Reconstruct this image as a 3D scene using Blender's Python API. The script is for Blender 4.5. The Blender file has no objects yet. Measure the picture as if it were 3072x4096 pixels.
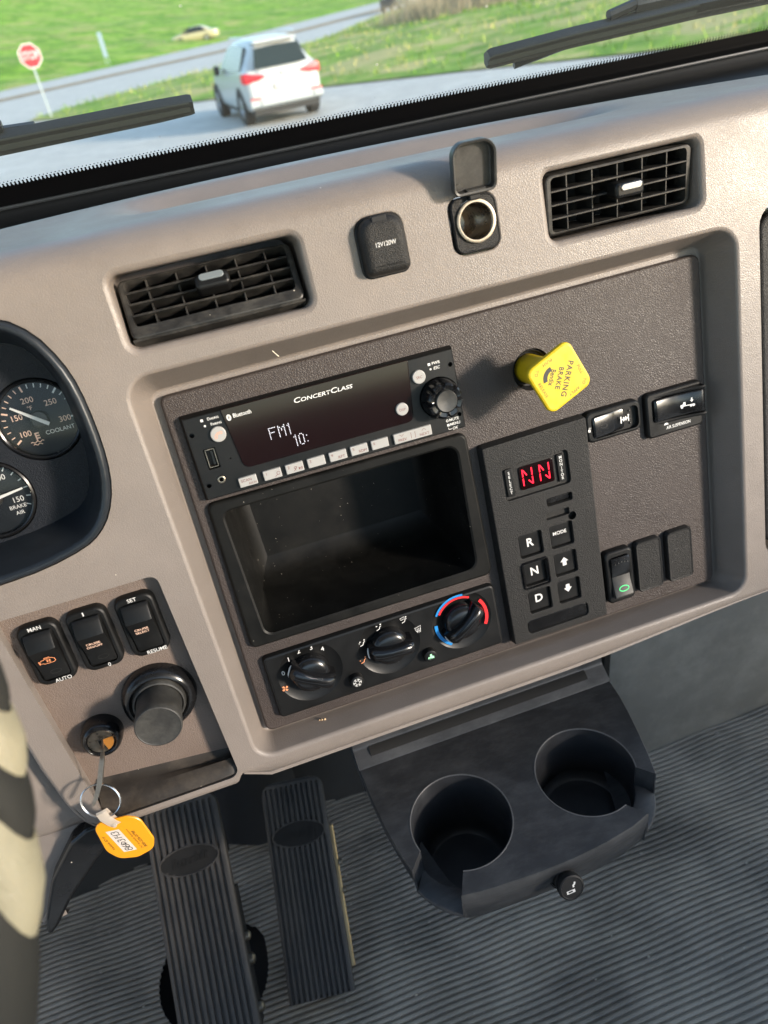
import bpy, bmesh, math, random
from mathutils import Vector, Matrix
from mathutils.geometry import tessellate_polygon
R = math.radians
random.seed(7)
scene = bpy.context.scene
COL = scene.collection
# ---------------------------------------------------------------- camera
THETA = R(14.6)                      # the dash face leans back from the vertical
ST, CT = math.sin(THETA), math.cos(THETA)
cam_d = bpy.data.cameras.new('camera')
cam = bpy.data.objects.new('camera', cam_d)
COL.objects.link(cam)
cam_d.sensor_fit = 'VERTICAL'
cam_d.sensor_height = 36.0
cam_d.lens = 36.0 * 2880 / 4096
cam_d.clip_start = 0.02
cam_d.clip_end = 2000
cam_d.dof.use_dof = True
cam_d.dof.focus_distance = 0.52
cam_d.dof.aperture_fstop = 7.5
cam.matrix_world = Matrix(((0.945544, 0.283795, -0.159396, -0.070067), (-0.293188, 0.529881, -0.795781, -0.430665), (-0.141378, 0.799179, 0.584231, 0.236067), (0, 0, 0, 1)))
scene.camera = cam
# ---------------------------------------------------------------- sky, sun, exposure
w = bpy.data.worlds.new('World')
scene.world = w
w.use_nodes = True
nt = w.node_tree
bg = nt.nodes['Background']
sky = nt.nodes.new('ShaderNodeTexSky')
sky.sky_type = 'NISHITA'
sky.sun_disc = False
SUN = Vector((43, -39.7, 14.5)).normalized()        # towards the low sun, behind the passenger side
sky.sun_elevation = math.asin(SUN.z)
sky.sun_rotation = math.atan2(SUN.x, SUN.y)
sky.air_density = 1.0
sky.dust_density = 0.4
nt.links.new(sky.outputs[0], bg.inputs[0])
bg.inputs[1].default_value = 0.15
sun_d = bpy.data.lights.new('sun', 'SUN')
sun_d.energy = 2.0
sun_d.angle = R(6.5)
sun_d.color = (1.0, 0.88, 0.75)
sun = bpy.data.objects.new('sun', sun_d)
COL.objects.link(sun)
sun.rotation_euler = (-SUN).to_track_quat('-Z', 'Y').to_euler()
sun.location = (5, -5, 3)
vs = scene.view_settings
vs.view_transform = 'Standard'
vs.look = 'None'
vs.exposure = 1.85
vs.gamma = 1.0
scene.cycles.use_denoising = True
scene.cycles.max_bounces = 10
scene.cycles.transparent_max_bounces = 12
scene.cycles.sample_clamp_indirect = 6.0
# ---------------------------------------------------------------- materials
MATS = {}
def mat(name, col, rough=0.5, metal=0.0, spec=0.5, bump=None, var=0.0, specks=0.0, emit=None, coat=0.0, trans=0.0, varscale=40, speckscale=170, dust=None):
    if name in MATS: return MATS[name]
    m = bpy.data.materials.new(name)
    m.use_nodes = True
    n, l = m.node_tree.nodes, m.node_tree.links
    p = n['Principled BSDF']
    c = (col, col, col) if isinstance(col, (int, float)) else col
    p.inputs['Base Color'].default_value = (*c, 1)
    p.inputs['Roughness'].default_value = rough
    p.inputs['Metallic'].default_value = metal
    p.inputs['Specular IOR Level'].default_value = spec
    p.inputs['Coat Weight'].default_value = coat
    p.inputs['Transmission Weight'].default_value = trans
    if emit:
        p.inputs['Emission Color'].default_value = (*emit[:3], 1)
        p.inputs['Emission Strength'].default_value = emit[3]
    tc = n.new('ShaderNodeTexCoord')
    src = None
    if var:
        nz = n.new('ShaderNodeTexNoise'); nz.inputs['Scale'].default_value = varscale; nz.inputs['Detail'].default_value = 6; nz.inputs['Roughness'].default_value = 0.65
        l.new(tc.outputs['Object'], nz.inputs['Vector'])
        mr = n.new('ShaderNodeMapRange'); mr.inputs[1].default_value = 0.3; mr.inputs[2].default_value = 0.7
        mr.inputs[3].default_value = 1 - var; mr.inputs[4].default_value = 1 + var
        l.new(nz.outputs[0], mr.inputs[0])
        mx = n.new('ShaderNodeMix'); mx.data_type = 'RGBA'; mx.blend_type = 'MULTIPLY'; mx.inputs[0].default_value = 1
        mx.inputs[6].default_value = (*c, 1)
        l.new(mr.outputs[0], mx.inputs[7])
        src = mx.outputs[2]
        rr_ = n.new('ShaderNodeMapRange'); rr_.inputs[1].default_value = 0.3; rr_.inputs[2].default_value = 0.7
        rr_.inputs[3].default_value = max(0.05, rough - 0.1); rr_.inputs[4].default_value = min(1, rough + 0.1)
        l.new(nz.outputs[0], rr_.inputs[0]); l.new(rr_.outputs[0], p.inputs['Roughness'])
    if specks:
        vo = n.new('ShaderNodeTexVoronoi'); vo.inputs['Scale'].default_value = speckscale
        l.new(tc.outputs['Object'], vo.inputs['Vector'])
        sx = n.new('ShaderNodeSeparateXYZ'); l.new(vo.outputs['Color'], sx.inputs[0])
        r1 = n.new('ShaderNodeMath'); r1.operation = 'LESS_THAN'; r1.inputs[1].default_value = specks
        l.new(sx.outputs[0], r1.inputs[0])
        sz = n.new('ShaderNodeMath'); sz.operation = 'MULTIPLY'; sz.inputs[1].default_value = 0.09; l.new(sx.outputs[1], sz.inputs[0])
        r2 = n.new('ShaderNodeMath'); r2.operation = 'LESS_THAN'; l.new(vo.outputs['Distance'], r2.inputs[0]); l.new(sz.outputs[0], r2.inputs[1])
        mu = n.new('ShaderNodeMath'); mu.operation = 'MULTIPLY'; l.new(r1.outputs[0], mu.inputs[0]); l.new(r2.outputs[0], mu.inputs[1])
        mx = n.new('ShaderNodeMix'); mx.data_type = 'RGBA'
        l.new(mu.outputs[0], mx.inputs[0])
        if src is None: mx.inputs[6].default_value = (*c, 1)
        else: l.new(src, mx.inputs[6])
        mx.inputs[7].default_value = (0.5, 0.45, 0.38, 1)
        src = mx.outputs[2]
    if dust:                                   # patchy settled dust and scuffs: (amount, colour, scale, stretch)
        am, dc, dsc, stx = dust
        mp = n.new('ShaderNodeMapping'); mp.inputs['Scale'].default_value = (1, stx, 1); mp.inputs['Rotation'].default_value = (0, 0, .5)
        l.new(tc.outputs['Object'], mp.inputs[0])
        d1 = n.new('ShaderNodeTexNoise'); d1.inputs['Scale'].default_value = dsc; d1.inputs['Detail'].default_value = 9; d1.inputs['Roughness'].default_value = .75
        l.new(mp.outputs[0], d1.inputs['Vector'])
        dm = n.new('ShaderNodeMapRange'); dm.inputs[1].default_value = .45; dm.inputs[2].default_value = .78; dm.inputs[4].default_value = am
        l.new(d1.outputs[0], dm.inputs[0])
        mx = n.new('ShaderNodeMix'); mx.data_type = 'RGBA'; l.new(dm.outputs[0], mx.inputs[0])
        if src is None: mx.inputs[6].default_value = (*c, 1)
        else: l.new(src, mx.inputs[6])
        mx.inputs[7].default_value = (*dc, 1)
        src = mx.outputs[2]
    if src is not None: l.new(src, p.inputs['Base Color'])
    if bump:
        kind, scale, strength, dist = bump
        bp = n.new('ShaderNodeBump'); bp.inputs['Strength'].default_value = strength; bp.inputs['Distance'].default_value = dist
        if kind == 'leather':
            nw = n.new('ShaderNodeTexNoise'); nw.inputs['Scale'].default_value = scale * 0.25; nw.inputs['Detail'].default_value = 2
            l.new(tc.outputs['Object'], nw.inputs['Vector'])
            ad = n.new('ShaderNodeMix'); ad.data_type = 'RGBA'; ad.blend_type = 'LINEAR_LIGHT'; ad.inputs[0].default_value = 1.2 / scale
            l.new(tc.outputs['Object'], ad.inputs[6]); l.new(nw.outputs['Color'], ad.inputs[7])
            vo = n.new('ShaderNodeTexVoronoi'); vo.feature = 'DISTANCE_TO_EDGE'; vo.inputs['Scale'].default_value = scale
            l.new(ad.outputs[2], vo.inputs['Vector'])
            mr = n.new('ShaderNodeMapRange'); mr.interpolation_type = 'SMOOTHSTEP'; mr.inputs[1].default_value = 0.0; mr.inputs[2].default_value = 0.28
            l.new(vo.outputs['Distance'], mr.inputs[0])
            l.new(mr.outputs[0], bp.inputs['Height'])
        else:
            nz = n.new('ShaderNodeTexNoise'); nz.inputs['Scale'].default_value = scale; nz.inputs['Detail'].default_value = 2
            l.new(tc.outputs['Object'], nz.inputs['Vector']); l.new(nz.outputs[0], bp.inputs['Height'])
        l.new(bp.outputs[0], p.inputs['Normal'])
    MATS[name] = m
    return m
BEIGE = mat('taupe_leather_grain', (0.176, 0.149, 0.130), 0.45, bump=('leather', 700, 0.24, 0.0003), var=0.08, varscale=14, specks=0.02, dust=(.30, (.105, .086, .072), 11, 1))
BROWN = mat('dark_brown_leather_grain', (0.042, 0.0325, 0.029), 0.5, spec=0.35, bump=('leather', 640, 0.42, 0.00035), var=0.1, varscale=20)
SBROWN = mat('brown_switch_panel_grain', (0.135, 0.102, 0.084), 0.48, bump=('leather', 620, 0.42, 0.0004), var=0.07, varscale=20)
BLK = mat('black_plastic', (0.006, 0.006, 0.006), 0.42, spec=0.25, var=0.15, specks=0.03, bump=('noise', 2500, 0.15, 0.0003))
BLKG = mat('black_glossy_plastic', (0.006, 0.006, 0.0065), 0.22, spec=0.4, var=0.1, specks=0.04)
BLKT = mat('black_textured_plastic', (0.010, 0.0095, 0.009), 0.5, spec=0.28, bump=('noise', 1500, 0.9, 0.0006), var=0.12)
BLKM = mat('black_matte_plastic', (0.008, 0.008, 0.0085), 0.6, spec=0.3, var=0.2, specks=0.03)
TRAYM = mat('black_tray_plastic', (0.0048, 0.0048, 0.0044), 0.5, spec=0.16, var=0.25, specks=0.5, speckscale=280, dust=(.2, (.04, .036, .03), 30, 1))
CONS = mat('charcoal_console_plastic', (0.0245, 0.0255, 0.028), 0.42, dust=(.35, (.12, .122, .125), 30, 2.5), var=0.22, varscale=25, specks=0.03, bump=('noise', 1800, 0.2, 0.0003))
GREYW = mat('grey_scuffed_plastic', (0.165, 0.16, 0.145), 0.55, var=0.18, varscale=9, specks=0.10, speckscale=60, dust=(.5, (.42, .41, .37), 6, 5))
VENTM = mat('dusty_vent_plastic', (0.014, 0.0134, 0.0128), 0.45, spec=0.35, var=0.35, varscale=120, specks=0.10, dust=(.35, (.17, .155, .135), 45, 2))
KNOB = mat('worn_grey_black_plastic', (0.022, 0.021, 0.019), 0.5, dust=(.4, (.12, .115, .10), 60, 1), var=0.2, varscale=90)
NAVY = mat('cluster_black_grain', (0.0075, 0.009, 0.0125), 0.5, spec=0.25, bump=('noise', 1300, 0.8, 0.0006), specks=0.02)
HOOD = mat('cluster_hood_plastic', (0.012, 0.015, 0.019), 0.38, spec=0.4, var=0.1, specks=0.03)
DIAL = mat('dial_black', (0.008, 0.0095, 0.012), 0.5, spec=0.3, specks=0.02)
GAP = mat('dark_gap', 0.004, 0.9)
WHITE = mat('white_print', (0.62, 0.61, 0.59), 0.5)
PEACH = mat('peach_print', (0.75, 0.50, 0.38), 0.5)
ORANGEP = mat('orange_print', (0.72, 0.27, 0.12), 0.5)
MAROON = mat('maroon_print', (0.14, 0.035, 0.03), 0.5)
BLACKP = mat('black_print', 0.012, 0.5)
GREENP = mat('green_print', (0.35, 0.75, 0.45), 0.5)
GREENL = mat('green_indicator', (0.02, 0.4, 0.12), 0.4, emit=(0.05, 0.9, 0.25, 0.12))
BLUEP = mat('blue_print', (0.012, 0.20, 0.52), 0.45)
REDP = mat('red_print', (0.70, 0.018, 0.022), 0.45)
SILVER = mat('silver_grey_button', (0.31, 0.30, 0.285), 0.45, var=0.05)
CHROME = mat('chrome', (0.75, 0.74, 0.72), 0.18, metal=1.0)
STEEL = mat('worn_steel', (0.24, 0.21, 0.17), 0.45, metal=1.0, var=0.25, varscale=300)
STEELD = mat('socket_barrel_steel', (0.32, 0.26, 0.20), 0.3, metal=1.0, var=0.3, varscale=150)
YELLOW = mat('yellow_knob_plastic', (0.60, 0.42, 0.010), 0.38, var=0.08, varscale=160, dust=(.35, (.25, .16, .02), 90, 1))
TAG = mat('amber_tag_plastic', (0.62, 0.25, 0.005), 0.35)
PAPER = mat('paper_label', (0.50, 0.44, 0.39), 0.7, var=0.04)
CLEAR = mat('clear_strap_plastic', (0.55, 0.48, 0.40), 0.3, trans=0.35)
SCREEN = mat('radio_display_glass', (0.007, 0.002, 0.002), 0.10, spec=0.28, var=0.0, specks=0.03)
LEDR = mat('red_segment', (0.6, 0.0, 0.02), 0.4, emit=(1.0, 0.0, 0.02, 0.55))
LEDW = mat('white_dot_matrix', (0.5, 0.5, 0.55), 0.4, emit=(0.8, 0.82, 0.95, 0.22))
RUBBER = mat('ribbed_rubber', (0.235, 0.210, 0.178), 0.42, var=0.45, varscale=9, specks=0.10, speckscale=120, dust=(.75, (.36, .32, .26), 7, 3))
PEDALM = mat('pedal_rubber', (0.031, 0.028, 0.026), 0.55, var=0.3, varscale=40, specks=0.04, dust=(.5, (.16, .135, .11), 16, .25))
CREAM = mat('cream_wheel_leather', (0.29, 0.255, 0.17), 0.5, var=0.08, varscale=30, bump=('leather', 500, .4, .0005), dust=(.4, (.20, .165, .10), 28, 1))
WGREY = mat('grey_wheel_leather', (0.026, 0.025, 0.022), 0.65, spec=0.15, var=0.1, varscale=30)
WIPER = mat('wiper_black', (0.016, 0.020, 0.021), 0.4, var=0.15)
FRIT = mat('black_glass_frit', (0.002, 0.002, 0.0025), 0.4, spec=0.2)
COWL = mat('black_cowl_plastic', (0.003, 0.0035, 0.004), 0.5, spec=0.2)
AMBER = mat('amber_sticker', (0.26, 0.11, 0.02), 0.35)
HEAD = mat('cab_headliner', (0.5, 0.5, 0.5), 0.85)  # unseen cab trim, lightened to bounce fill light
# ---------------------------------------------------------------- frames
MD = Matrix.Rotation(R(90) - THETA, 4, 'X')           # dash frame: x right, y up the face, z out to the driver
MS = MD @ Matrix.Translation((-0.200, -0.060, 0.012)) @ Matrix.Rotation(R(2.5), 4, 'X')   # switch panel frame
MW = Matrix.Identity(4)
def empty(name, M=MW, o=(0, 0, 0), rot=None):
    e = bpy.data.objects.new(name, None)
    e.empty_display_size = 0.02
    COL.objects.link(e)
    mm = M @ Matrix.Translation(Vector(o) * 0.001)
    if rot is not None: mm = mm @ rot
    e.matrix_world = mm
    return e
def tag(o, label=None, cat=None, group=None, kind=None):
    if label: o['label'] = label
    if cat: o['category'] = cat
    if group: o['group'] = group
    if kind: o['kind'] = kind
    return o
def thing(name, label, cat, M=MW, o=(0, 0, 0), group=None, rot=None):
    return tag(empty(name, M, o, rot), label, cat, group)
# ---------------------------------------------------------------- 2D outlines (mm)
def roundpoly(pts, r, seg=5):
    """Polygon with rounded corners; r is one radius or one per corner."""
    n = len(pts); out = []
    rs = r if isinstance(r, (list, tuple)) else [r] * n
    for i in range(n):
        p0, p1, p2 = Vector(pts[i - 1]), Vector(pts[i]), Vector(pts[(i + 1) % n])
        a, b = (p0 - p1), (p2 - p1)
        la, lb = a.length, b.length
        a.normalize(); b.normalize()
        ang = a.angle(b)
        rad = rs[i]
        t = min(rad / math.tan(ang / 2), la * 0.49, lb * 0.49)
        rad = t * math.tan(ang / 2)
        c = p1 + (a + b).normalized() * (rad / math.sin(ang / 2))
        s, e = p1 + a * t - c, p1 + b * t - c
        a0, a1 = math.atan2(s.y, s.x), math.atan2(e.y, e.x)
        d = a1 - a0
        while d > math.pi: d -= 2 * math.pi
        while d < -math.pi: d += 2 * math.pi
        for k in range(seg + 1):
            q = a0 + d * k / seg
            out.append((c.x + rad * math.cos(q), c.y + rad * math.sin(q)))
    return out
def rr(cx, cy, w, h, r, seg=5):
    x0, x1, y0, y1 = cx - w / 2, cx + w / 2, cy - h / 2, cy + h / 2
    return roundpoly([(x0, y0), (x1, y0), (x1, y1), (x0, y1)], r, seg)
def circ(cx, cy, r, n=28, a0=0.0):
    return [(cx + r * math.cos(a0 + 2 * math.pi * k / n), cy + r * math.sin(a0 + 2 * math.pi * k / n)) for k in range(n)]
def ell(cx, cy, rx, ry, n=28):
    return [(cx + rx * math.cos(2 * math.pi * k / n), cy + ry * math.sin(2 * math.pi * k / n)) for k in range(n)]
def offset(lp, d):
    """Moves a counter-clockwise outline outwards by d (inwards when negative)."""
    n = len(lp); out = []
    for i in range(n):
        p0, p1, p2 = Vector(lp[i - 1]), Vector(lp[i]), Vector(lp[(i + 1) % n])
        e1, e2 = (p1 - p0), (p2 - p1)
        if e1.length < 1e-6: e1 = e2
        if e2.length < 1e-6: e2 = e1
        n1 = Vector((e1.y, -e1.x)).normalized(); n2 = Vector((e2.y, -e2.x)).normalized()
        m = (n1 + n2)
        if m.length < 1e-6: m = n1
        m.normalize()
        out.append((p1.x + m.x * d / max(0.5, m.dot(n1)), p1.y + m.y * d / max(0.5, m.dot(n1))))
    return out
# ---------------------------------------------------------------- mesh builder (mm in, metres out)
class MB:
    def __init__(s): s.v = []; s.f = []; s.m = []; s.cur = 0
    def add(s, pts):
        i = len(s.v); s.v.extend([tuple(p) for p in pts]); return list(range(i, i + len(pts)))
    def face(s, idx): s.f.append(tuple(idx)); s.m.append(s.cur)
    def loft(s, loops, closed=True, cap0=False, cap1=False):
        ids = [s.add(lp) for lp in loops]
        n = len(loops[0])
        for a, b in zip(ids[:-1], ids[1:]):
            for k in range(n if closed else n - 1):
                j = (k + 1) % n
                s.face((a[k], a[j], b[j], b[k]))
        if cap0: s.cap(loops[0], ids[0], True)
        if cap1: s.cap(loops[-1], ids[-1], False)
        return ids
    def cap(s, lp, ids, flip=False):
        for t in tessellate_polygon([[Vector(p) for p in lp]]):
            t = [ids[k] for k in t]
            s.face(t[::-1] if flip else t)
    def sheet(s, outer, holes=(), z=0.0):
        loops = [[Vector((*p, z)) for p in outer]] + [[Vector((*p, z)) for p in h] for h in holes]
        ids = s.add([p for lp in loops for p in lp])
        for t in tessellate_polygon(loops):
            a, b, c = [s.v[ids[k]] for k in t]
            up = (b[0] - a[0]) * (c[1] - a[1]) - (b[1] - a[1]) * (c[0] - a[0])
            t = [ids[k] for k in t]
            s.face(t if up > 0 else t[::-1])
    def prism(s, lp, z0, z1, bev=0.6, seg=3, taper=0.0, cap=True, holes=()):
        L = [[(*p, z0) for p in offset(lp, taper)] if taper else [(*p, z0) for p in lp]]
        if bev > 0:
            for k in range(seg + 1):
                a = math.pi / 2 * k / seg
                L.append([(*p, z1 - bev + bev * math.sin(a)) for p in offset(lp, -bev * (1 - math.cos(a)))])
        else: L.append([(*p, z1) for p in lp])
        s.loft(L)
        if cap: s.sheet([p[:2] for p in L[-1]], holes, z1)
    def pocket(s, lp, z0, z1, taper=0.0, bev=0.4, fil=0.0, cap=True):
        """A hole going down from z0 to z1 (z1 < z0), with a rounded rim and optional floor fillet."""
        L = []
        for k in range(3):
            a = math.pi / 2 * k / 2
            L.append([(*p, z0 - bev * (1 - math.cos(a))) for p in offset(lp, bev * (1 - math.sin(a)))])
        if fil > 0:
            for k in range(5):
                a = math.pi / 2 * k / 4
                L.append([(*p, z1 + fil * (1 - math.sin(a))) for p in offset(lp, -taper - fil * (1 - math.cos(a)))])
        else: L.append([(*p, z1) for p in offset(lp, -taper)])
        s.loft(L[::-1])
        if cap: s.sheet([p[:2] for p in L[-1]], (), z1)
    def lathe(s, prof, c=(0, 0, 0), n=32, cap=True, ax='z'):
        L = []
        for r, z in prof:
            q = []
            for k in range(n):
                a = 2 * math.pi * k / n
                if ax == 'z': q.append((c[0] + r * math.cos(a), c[1] + r * math.sin(a), c[2] + z))
                elif ax == 'y': q.append((c[0] + r * math.sin(a), c[1] + z, c[2] + r * math.cos(a)))
                else: q.append((c[0] + z, c[1] + r * math.cos(a), c[2] + r * math.sin(a)))
            L.append(q)
        s.loft(L, cap1=cap)
    def tube(s, path, r, n=8, closed=False, cap=True):
        P = [Vector(p) for p in path]; L = []; up = None
        m = len(P)
        for i, p in enumerate(P):
            if closed: t = P[(i + 1) % m] - P[i - 1]
            else: t = P[min(i + 1, m - 1)] - P[max(i - 1, 0)]
            t.normalize()
            if up is None: up = Vector((0, 0, 1)) if abs(t.z) < 0.9 else Vector((1, 0, 0))
            a = t.cross(up).normalized(); up = a.cross(t).normalized()
            rad = r[i] if isinstance(r, (list, tuple)) else r
            L.append([tuple(p + (a * math.cos(2 * math.pi * k / n) + up * math.sin(2 * math.pi * k / n)) * rad) for k in range(n)])
        if closed: L.append(L[0])
        s.loft(L, cap0=cap and not closed, cap1=cap and not closed)
    def box(s, x0, x1, y0, y1, z0, z1, b=0.0):
        if b > 0:
            L = []
            for z, i in ((z0, b), (z0 + b, 0), (z1 - b, 0), (z1, b)):
                L.append([(x0 + i, y0 + i, z), (x1 - i, y0 + i, z), (x1 - i, y1 - i, z), (x0 + i, y1 - i, z)])
            s.loft(L, cap0=True, cap1=True); return
        s.loft([[(x0, y0, z), (x1, y0, z), (x1, y1, z), (x0, y1, z)] for z in (z0, z1)], cap0=True, cap1=True)
    def grid(s, rows): s.loft(rows, closed=False)
    def xf(s, M, start=0):
        s.v[start:] = [tuple(M @ Vector(p)) for p in s.v[start:]]
    def build(s, name, m, parent=None, ang=38, scale=0.001, M=None):
        me = bpy.data.meshes.new(name)
        me.from_pydata([(p[0] * scale, p[1] * scale, p[2] * scale) for p in s.v], [], s.f)
        ms = m if isinstance(m, (list, tuple)) else [m]
        for q in ms: me.materials.append(q)
        if len(ms) > 1: me.polygons.foreach_set('material_index', s.m)
        me.validate()
        me.shade_smooth()
        me.set_sharp_from_angle(angle=R(ang))
        o = bpy.data.objects.new(name, me)
        COL.objects.link(o)
        if parent is not None: o.parent = parent
        if M is not None: o.matrix_local = M
        return o
def text(body, x, y, h, m, parent, z=0.0, rot=0.0, shear=0.0, bold=0.0, sx=1.0, align='CENTER', spacing=1.0, name='lettering', M=None, caps=False, line=1.0, depth=0.06):
    """Flat printed lettering; h is the cap height in mm, (x, y) the middle of the text."""
    cu = bpy.data.curves.new(name, 'FONT')
    cu.body = body; cu.size = h / 0.72; cu.shear = shear
    cu.align_x = align; cu.align_y = 'CENTER'
    cu.offset = bold * h * 0.7; cu.space_character = spacing; cu.space_line = line
    cu.resolution_u = 3
    if caps:
        cu.small_caps_scale = 0.76
        for k, ch in enumerate(body):
            if ch.islower(): cu.body_format[k].use_small_caps = True
    to = bpy.data.objects.new(name, cu)
    COL.objects.link(to)
    dg = bpy.context.evaluated_depsgraph_get()
    me = bpy.data.meshes.new_from_object(to.evaluated_get(dg))
    bpy.data.objects.remove(to); bpy.data.curves.remove(cu)
    me.name = name
    T = Matrix.Translation((x * .001, y * .001, (z + depth) * .001)) @ Matrix.Rotation(rot, 4, 'Z') @ Matrix.Diagonal((sx * .001, .001, .001, 1))
    if M is not None: T = M @ T
    me.transform(T)
    me.materials.clear(); me.materials.append(m)
    o = bpy.data.objects.new(name, me); COL.objects.link(o)
    if parent is not None: o.parent = parent
    return o
def stroke(paths, wd, m, parent, z=0.0, name='symbol', closed=False):
    """Flat printed line symbol made of thin ribbons."""
    b = MB()
    for path in paths:
        P = [Vector(p) for p in path]; L0 = []; L1 = []
        for i, p in enumerate(P):
            if closed: t = P[(i + 1) % len(P)] - P[i - 1]
            else: t = P[min(i + 1, len(P) - 1)] - P[max(0, i - 1)]
            t = t.normalized() if t.length > 1e-6 else Vector((1, 0))
            nn = Vector((-t.y, t.x)) * wd / 2
            L0.append((p.x + nn.x, p.y + nn.y, z)); L1.append((p.x - nn.x, p.y - nn.y, z))
        if closed: L0.append(L0[0]); L1.append(L1[0])
        b.loft([L1, L0], closed=False)
    return b.build(name, m, parent)
def fill(polys, m, parent, z=0.0, name='symbol'):
    b = MB()
    for p in polys: b.sheet(p, (), z)
    return b.build(name, m, parent)
def arc(cx, cy, r, a0, a1, n=16):
    return [(cx + r * math.cos(R(a0 + (a1 - a0) * k / n)), cy + r * math.sin(R(a0 + (a1 - a0) * k / n))) for k in range(n + 1)]
def w2d(x, y, z): return (x, y * ST + z * CT, -y * CT + z * ST)       # world mm -> dash frame mm
def copy_tree(o, parent=None):
    c = o.copy(); COL.objects.link(c)
    if parent is not None: c.parent = parent
    for ch in list(o.children): copy_tree(ch, c)
    return c
# ================================================================ DASHBOARD (dash frame, mm)
dash = thing('dashboard', 'taupe leather-grain truck dashboard with recessed dark brown centre panel', 'dashboard', MD)
FN = 22.0                                                   # the taupe face stands 22 mm proud of the centre panel
rec_in = roundpoly([(-118, -219), (283, -219), (284, 58), (-118, 54)], [7, 8, 9, 9], 6)
rec_out = roundpoly([(-124, -220.5), (291, -220.5), (292, 66.5), (-126, 66.5)], [14, 14, 15, 15], 6)
clus = [(-400, -36), (-300, -38), (-237, -34.5), (-208, -32.5), (-181.6, -26.4), (-170, -20), (-160.5, -9.3), (-153.4, 6.5), (-150.1, 24.8), (-149.4, 46.2), (-150.6, 69.9), (-154.5, 86.6), (-163.5, 105), (-177.5, 117), (-200, 122), (-230, 125), (-300, 126), (-400, 126)]
def smooth_loop(lp, k=2):
    for _ in range(k):
        o = []
        for i in range(len(lp)):
            a, b = lp[i], lp[(i + 1) % len(lp)]
            o += [(a[0] * .75 + b[0] * .25, a[1] * .75 + b[1] * .25), (a[0] * .25 + b[0] * .75, a[1] * .25 + b[1] * .75)]
        lp = o
    return lp
clus = smooth_loop(clus, 1)
sw_out = roundpoly([(-238.5, -228.5), (-141, -228.5), (-147.5, -57), (-251, -57)], [3, 7, 6, 5], 5)
def on_switch(x, y, m=0.0): # switch-panel frame point -> dash frame
    a = R(2.5); return (x - 200, -60 + y * math.cos(a) - m * math.sin(a), 12 + y * math.sin(a) + m * math.cos(a))
ventR = rr(211.5, 106.2, 111, 42, 6); ventL = rr(-60.5, 103.6, 111, 42.5, 6)
sockC = rr(45, 108, 30, 34, 8); sockO = rr(106, 107.2, 31.5, 34.5, 8)
lidh = roundpoly([(311, -196), (420, -196), (420, 76), (311, 76)], [12, 4, 4, 14], 5)
b = MB()
outer = [(430, -225), (-139, -225), (-144, -232), (-242, -232), (-250, -223), (-256, -205), (-261, -170), (-264, -130), (-264, -52), (-420, -52), (-420, 130), (430, 130)]
b.sheet(outer, [offset(rec_out, 3), clus, sw_out, offset(ventR, 4), offset(ventL, 4), offset(sockC, 1), offset(sockO, 1), lidh], FN)
# recess walls: rounded edge, sloping wall, floor strip round the centre panel
def wall(lo, li, n0, n1, r0=3.0, r1=3.0):
    L = []
    for k in range(5):
        a = math.pi / 2 * k / 4
        L.append([(*p, n0 - r0 * (1 - math.cos(a))) for p in offset(lo, r0 * (1 - math.sin(a)))])
    for k in range(5):
        a = math.pi / 2 * k / 4
        L.append([(*p, n1 + r1 * (1 - math.sin(a))) for p in offset(li, -r1 * (1 - math.cos(a)) * .9)])
    b.loft(L[::-1])
wall(rec_out, rec_in, FN, -6)
fl_in = offset(rec_in, -3)
b.loft([[(*p, -6) for p in offset(rec_in, -12)], [(*p, -6) for p in offset(rec_in, -2.7)]])
# vent and socket wells
for lp, d in ((ventR, -40), (ventL, -40), (sockC, 6), (sockO, 6), (lidh, -25)):
    e = {id(ventR): 4, id(ventL): 4}.get(id(lp), 1 if lp is not lidh else 0)
    L = []
    for k in range(4):
        a = math.pi / 2 * k / 3
        L.append([(*p, FN - e * (1 - math.cos(a))) for p in offset(lp, e * (1 - math.sin(a)))])
    L.append([(*p, d) for p in lp])
    b.loft(L[::-1])
    if lp is ventR or lp is ventL: b.sheet(lp, (), d)
# switch-panel well: walls run down to the tilted panel
sp_in = roundpoly([(-42, -172), (59, -172), (51.5, 1.5), (-51.5, 1.5)], [3, 5, 5, 4], 5)
L = [[(*p, FN) for p in sw_out]]
L.append([(p[0] * .985 + q[0] * .015, p[1], FN - 1.0) for p, q in zip(sw_out, sw_out)])
L.append([on_switch(*p) for p in sp_in])
b.loft(L[::-1])
# cluster well edge (the hood ring fits in it)
b.loft([[(*p, -10) for p in clus], [(*p, FN - 1) for p in clus], [(*p, FN) for p in clus]])
b.build('face', BEIGE, dash)
# top roll and top surface
def edge_y(x): return 146 - 0.00045 * (x - 20) ** 2
b = MB(); rows = []
xs = [-420 + 10 * k for k in range(86)]
def sstep(a, c, x):
    t = max(0, min(1, (x - a) / (c - a))); return t * t * (3 - 2 * t)
for x in xs:
    prof = [(22, 130), (21.8, 133), (20.6, 137), (18.4, 140.5), (15, 144), (10.5, 147), (5, 149.3), (-2, 151), (-10, 152.4), (-18, 153.9)]
    e = edge_y(x); ve, ne = w2d(x, e, 142)[1:]
    row = [(x, v, n) for n, v in prof]
    wdw = sstep(-112, -60, x) * (1 - sstep(190, 262, x))
    N = 22
    for k in range(1, N + 1):
        t = k / N
        n = -18 + (ne + 18) * t; v = 153.9 + (ve - 153.9) * t
        g = sstep(.12, .50, t) * (1 - sstep(.62, .90, t))
        row.append((x, v - 13 * wdw * g, n))
    row += [(x, ve + .5, ne - 3), (x, ve - 1.5, ne - 5), (x, ve - 14, ne - 5.5)]
    rows.append(row)
b.grid(rows)
b.build('dash_top', BEIGE, dash, ang=70)
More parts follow.
